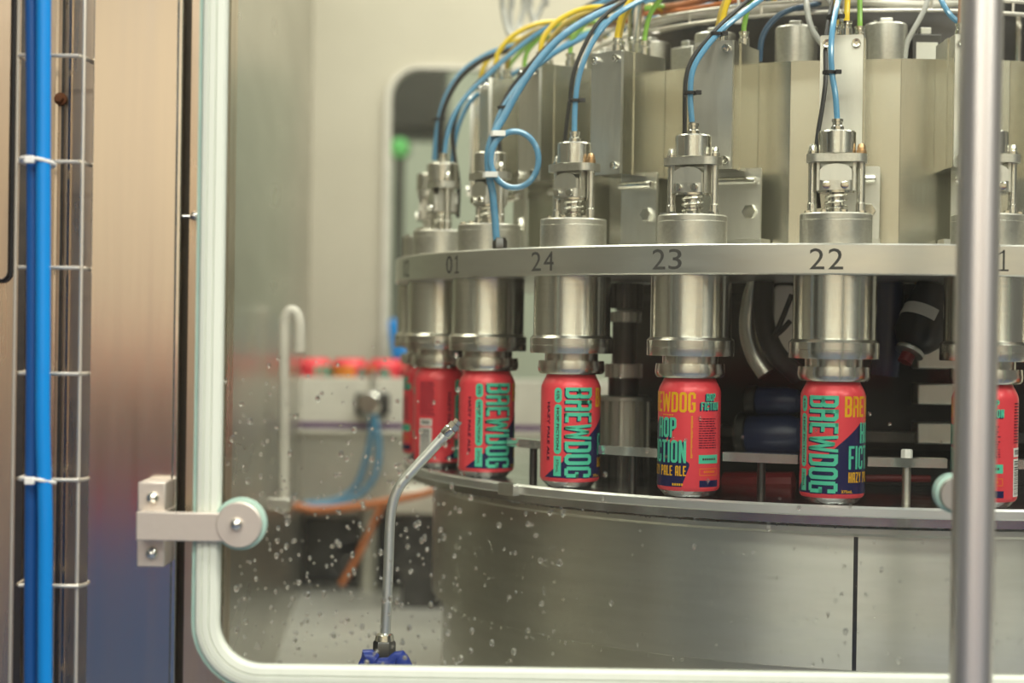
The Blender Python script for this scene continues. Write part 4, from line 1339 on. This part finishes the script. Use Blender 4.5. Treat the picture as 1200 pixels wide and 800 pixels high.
MB().lathe([(0.0, -0.008), (0.0035, -0.008), (0.0040, -0.007), (0.0040, 0.001)], 6, (0, 0, 0), 'y').build('bolt_head', 'rust', rb)
MB().lathe([(0.0060, -0.0015), (0.0062, 0.001)], 16, (0, 0, 0), 'y').build('washer', 'rust', rb)
c = at(228, 253, YB)
sb = tag(empty('side_screw', c), 'small dome screw on the strip between column and glass door', 'screw')
MB().lathe([(0.0, -0.004), (0.0024, -0.0034), (0.0040, -0.0012), (0.0042, 0.0), (0.003, 0.0), (0.003, 0.016)], 14, (0, 0, 0), 'y').build('screw_head', 'steel_polish', sb)
MB().rod((-0.012, 0.003, 0), (-0.002, 0.003, 0), 0.0014).build('stem', 'steel_polish', sb)

# ================================================================== spray nozzle
YN = 1.80
nz_ = tag(empty('spray_nozzle', (0, 0, 0)), 'bent steel spray pipe with nozzle pointing at the cans', 'nozzle')
P = [at(x_, y_, YN) for x_, y_ in ((450.5, 762), (452.5, 720), (455, 670), (456.5, 625), (458.5, 598), (464, 578), (474, 562), (500, 533), (526, 505))]
MB().tube(P, 0.0054, 14, 6).build('pipe', 'steel_rim', nz_)
d_ = (P[-1] - P[-2]).normalized()
mt = Matrix.Translation(P[-1]) @ d_.to_track_quat('Z', 'Y').to_matrix().to_4x4()
MB().lathe([(0.0062, -0.006), (0.0068, -0.005), (0.0068, 0.003), (0.0060, 0.004)], 14).xf(mt).build('collar', 'steel_polish', nz_)
MB().lathe([(0.0066, 0.004), (0.0066, 0.010), (0.0048, 0.0105), (0.0048, 0.015), (0.003, 0.015), (0.003, 0.008)], 6).xf(mt).build('nozzle_tip', 'steel_polish', nz_)
b0 = at(450.5, 748, YN)
MB().lathe([(0.0118, -0.022), (0.0118, -0.004), (0.0105, -0.002)], 6, (b0.x, b0.y, b0.z)).build('hex_nut', 'steel_dark', nz_)
MB().lathe([(0.0100, -0.002), (0.0090, 0.004), (0.0056, 0.006)], 20, (b0.x, b0.y, b0.z)).build('nut_cone', 'steel_polish', nz_)
MB().rod((b0.x, b0.y, BED), (b0.x, b0.y, b0.z - 0.02), 0.007).build('riser', 'steel_turned', nz_)
hw_ = MB()
hp = Vector((b0.x, b0.y - 0.014, b0.z - 0.0225))
hw_.tube([hp + Vector((-0.026, 0, -0.012)), hp + Vector((-0.017, 0, 0.006)), hp + Vector((-0.007, 0, 0.0)), hp, hp + Vector((0.008, 0, 0.001)), hp + Vector((0.016, 0, 0.006)), hp + Vector((0.025, 0, -0.010))],
         [0.004, 0.0085, 0.0058, 0.0058, 0.0062, 0.0085, 0.004], 12, 4)
hw_.build('wing_handle', 'blue_handle', nz_)

# ================================================================== can conveyor in the back
YV = 3.20
cv = tag(empty('can_conveyor', (0, 0, 0)), 'pale can conveyor with guide plate across the back', 'conveyor')
xl, xr = at(341, 460, YV).x, at(1000, 460, YV).x
z1, z2, z3, z4, z5 = (at(420, y_, YV).z for y_ in (442, 496, 500, 508, 588))
MB().box(xl, xr, YV - 0.012, YV, z2, z1).build('guide_plate', 'white_plastic', cv, 0.002)
MB().box(xl, xr, YV, YV + 0.16, z3 - 0.004, z3).build('belt', 'purple_belt', cv)
MB().box(xl, xr, YV - 0.014, YV + 0.002, z3, z2).build('wear_strip', 'purple_belt', cv)
MB().box(xl, xr, YV - 0.018, YV + 0.16, z4, z3 - 0.004).build('side_rail', 'white_plastic', cv, 0.002)
MB().box(xl, xr, YV, YV + 0.15, z5, z4).build('side_panel', 'steel_plate', cv, 0.002)
for px in (432, 640, 900):
    x_ = at(px, 600, YV + 0.07).x
    MB().cyl((x_, YV + 0.07, BED), 0.018, z5 - BED, 20).build('leg', 'steel_plate', cv)
a_, b_ = at(455, 606, 3.0), at(640, 580, 3.0)
dk = tag(empty('transfer_deck', (0, 0, 0)), 'cream transfer deck edge below the conveyor beside the drum', 'deck')
MB().box(a_.x, b_.x, 3.06, 3.17, a_.z, b_.z).build('deck_plate', 'white_plastic', dk, 0.003)
MB().box(a_.x + 0.02, a_.x + 0.09, 3.08, 3.15, BED, a_.z).build('deck_leg', 'steel_dark', dk)
zc_ = z3
for k, px in enumerate((326, 368, 410, 452, 494, 536)):
    q = at(px, 440, YV + 0.05)
    make_can((q.x, q.y, zc_ + 0.0005), (0.6, 1.3, -2.0, 3.4, 0.2, 1.9)[k],
             ('red can on the back conveyor at the steel side sheet', 'red can on the back conveyor beside the hooked rod', 'red can with yellow print on the back conveyor',
              'red can on the back conveyor above the sensor', 'red can on the back conveyor behind the farthest filling head', 'red can on the back conveyor hidden behind the number zero-one can')[k],
             'cans queued on the back conveyor', False)
# hooked rod in front of the conveyor
YK = 2.35
pp = [(333, 600), (333, 500), (333, 390), (335, 372), (341, 364), (348, 369), (351, 385), (351, 412)]
hk = tag(empty('hooked_rod', (0, 0, 0)), 'pale hooked rod standing before the can conveyor', 'rod')
MB().tube([at(x_, y_, YK) for x_, y_ in pp], 0.0074, 12, 5).build('rod', 'white_plastic', hk)
q = at(333, 592, YK)
MB().box(at(309, 592, YK).x, q.x + 0.009, q.y - 0.009, q.y + 0.009, q.z - 0.006, q.z + 0.010).build('rod_bracket', 'steel_plate', hk, 0.001)
# sensor with blue leads
sn = tag(empty('conveyor_sensor', (0, 0, 0)), 'round sensor on a bracket fixed to the conveyor guide', 'sensor')
q = at(434, 472, YV - 0.03)
MB().lathe([(0.018, -0.030), (0.021, -0.027), (0.021, 0.018)], 24, tuple(q), 'y').build('sensor_barrel', 'steel_polish', sn)
MB().box(q.x - 0.028, q.x + 0.034, q.y + 0.005, q.y + 0.018, q.z - 0.022, q.z + 0.018).build('bracket', 'steel_dark', sn, 0.002)
MB().rod((q.x + 0.004, q.y + 0.004, q.z + 0.015), (q.x + 0.004, q.y + 0.004, q.z + 0.06), 0.006).build('stud', 'steel_plate', sn)
for k, (pp, lab) in enumerate((([(436, 486), (434, 515), (426, 548), (415, 572), (392, 586), (355, 590)], 'blurred blue lead hanging left from the conveyor sensor'),
                               ([(439, 486), (444, 520), (441, 552), (428, 574), (402, 589), (362, 593)], 'blurred blue lead hanging right from the conveyor sensor'))):
    tag(MB().tube([at(x_, y_, YV - 0.05 - k * 0.014) for x_, y_ in pp], 0.005, 8, 5).build('sensor_lead', 'tube_blue'), lab, 'cable', 'blue leads of the conveyor sensor')
tag(MB().tube([at(x_, y_, 3.03) for k, (x_, y_) in enumerate(((345, 592), (370, 597), (410, 594), (450, 588), (490, 580), (530, 568)))], 0.0065, 10, 5).build('orange_hose', 'tube_orange'),
    'orange hose sagging under the conveyor', 'hose')
tag(MB().tube([at(x_, y_, 3.08) for x_, y_ in ((448, 590), (437, 615), (420, 650), (400, 685))], 0.006, 10, 5).build('orange_hose', 'tube_orange'),
    'orange hose slanting down to the steel bed', 'hose')
# dark gearbox below the conveyor
gb = tag(empty('gearbox', (0, 0, 0)), 'dark gearbox block on the bed under the conveyor', 'gearbox')
a_, b_ = at(335, 700, 3.3), at(520, 612, 3.3)
MB().box(a_.x, b_.x, 3.372, 3.47, BED, b_.z).build('housing', 'steel_dark', gb, 0.006)
q = at(405, 660, 3.3)
MB().lathe([(0.020, -0.02), (0.024, -0.01), (0.024, 0.02)], 28, (q.x, 3.352, q.z), 'y').build('hub', 'steel_dark', gb)
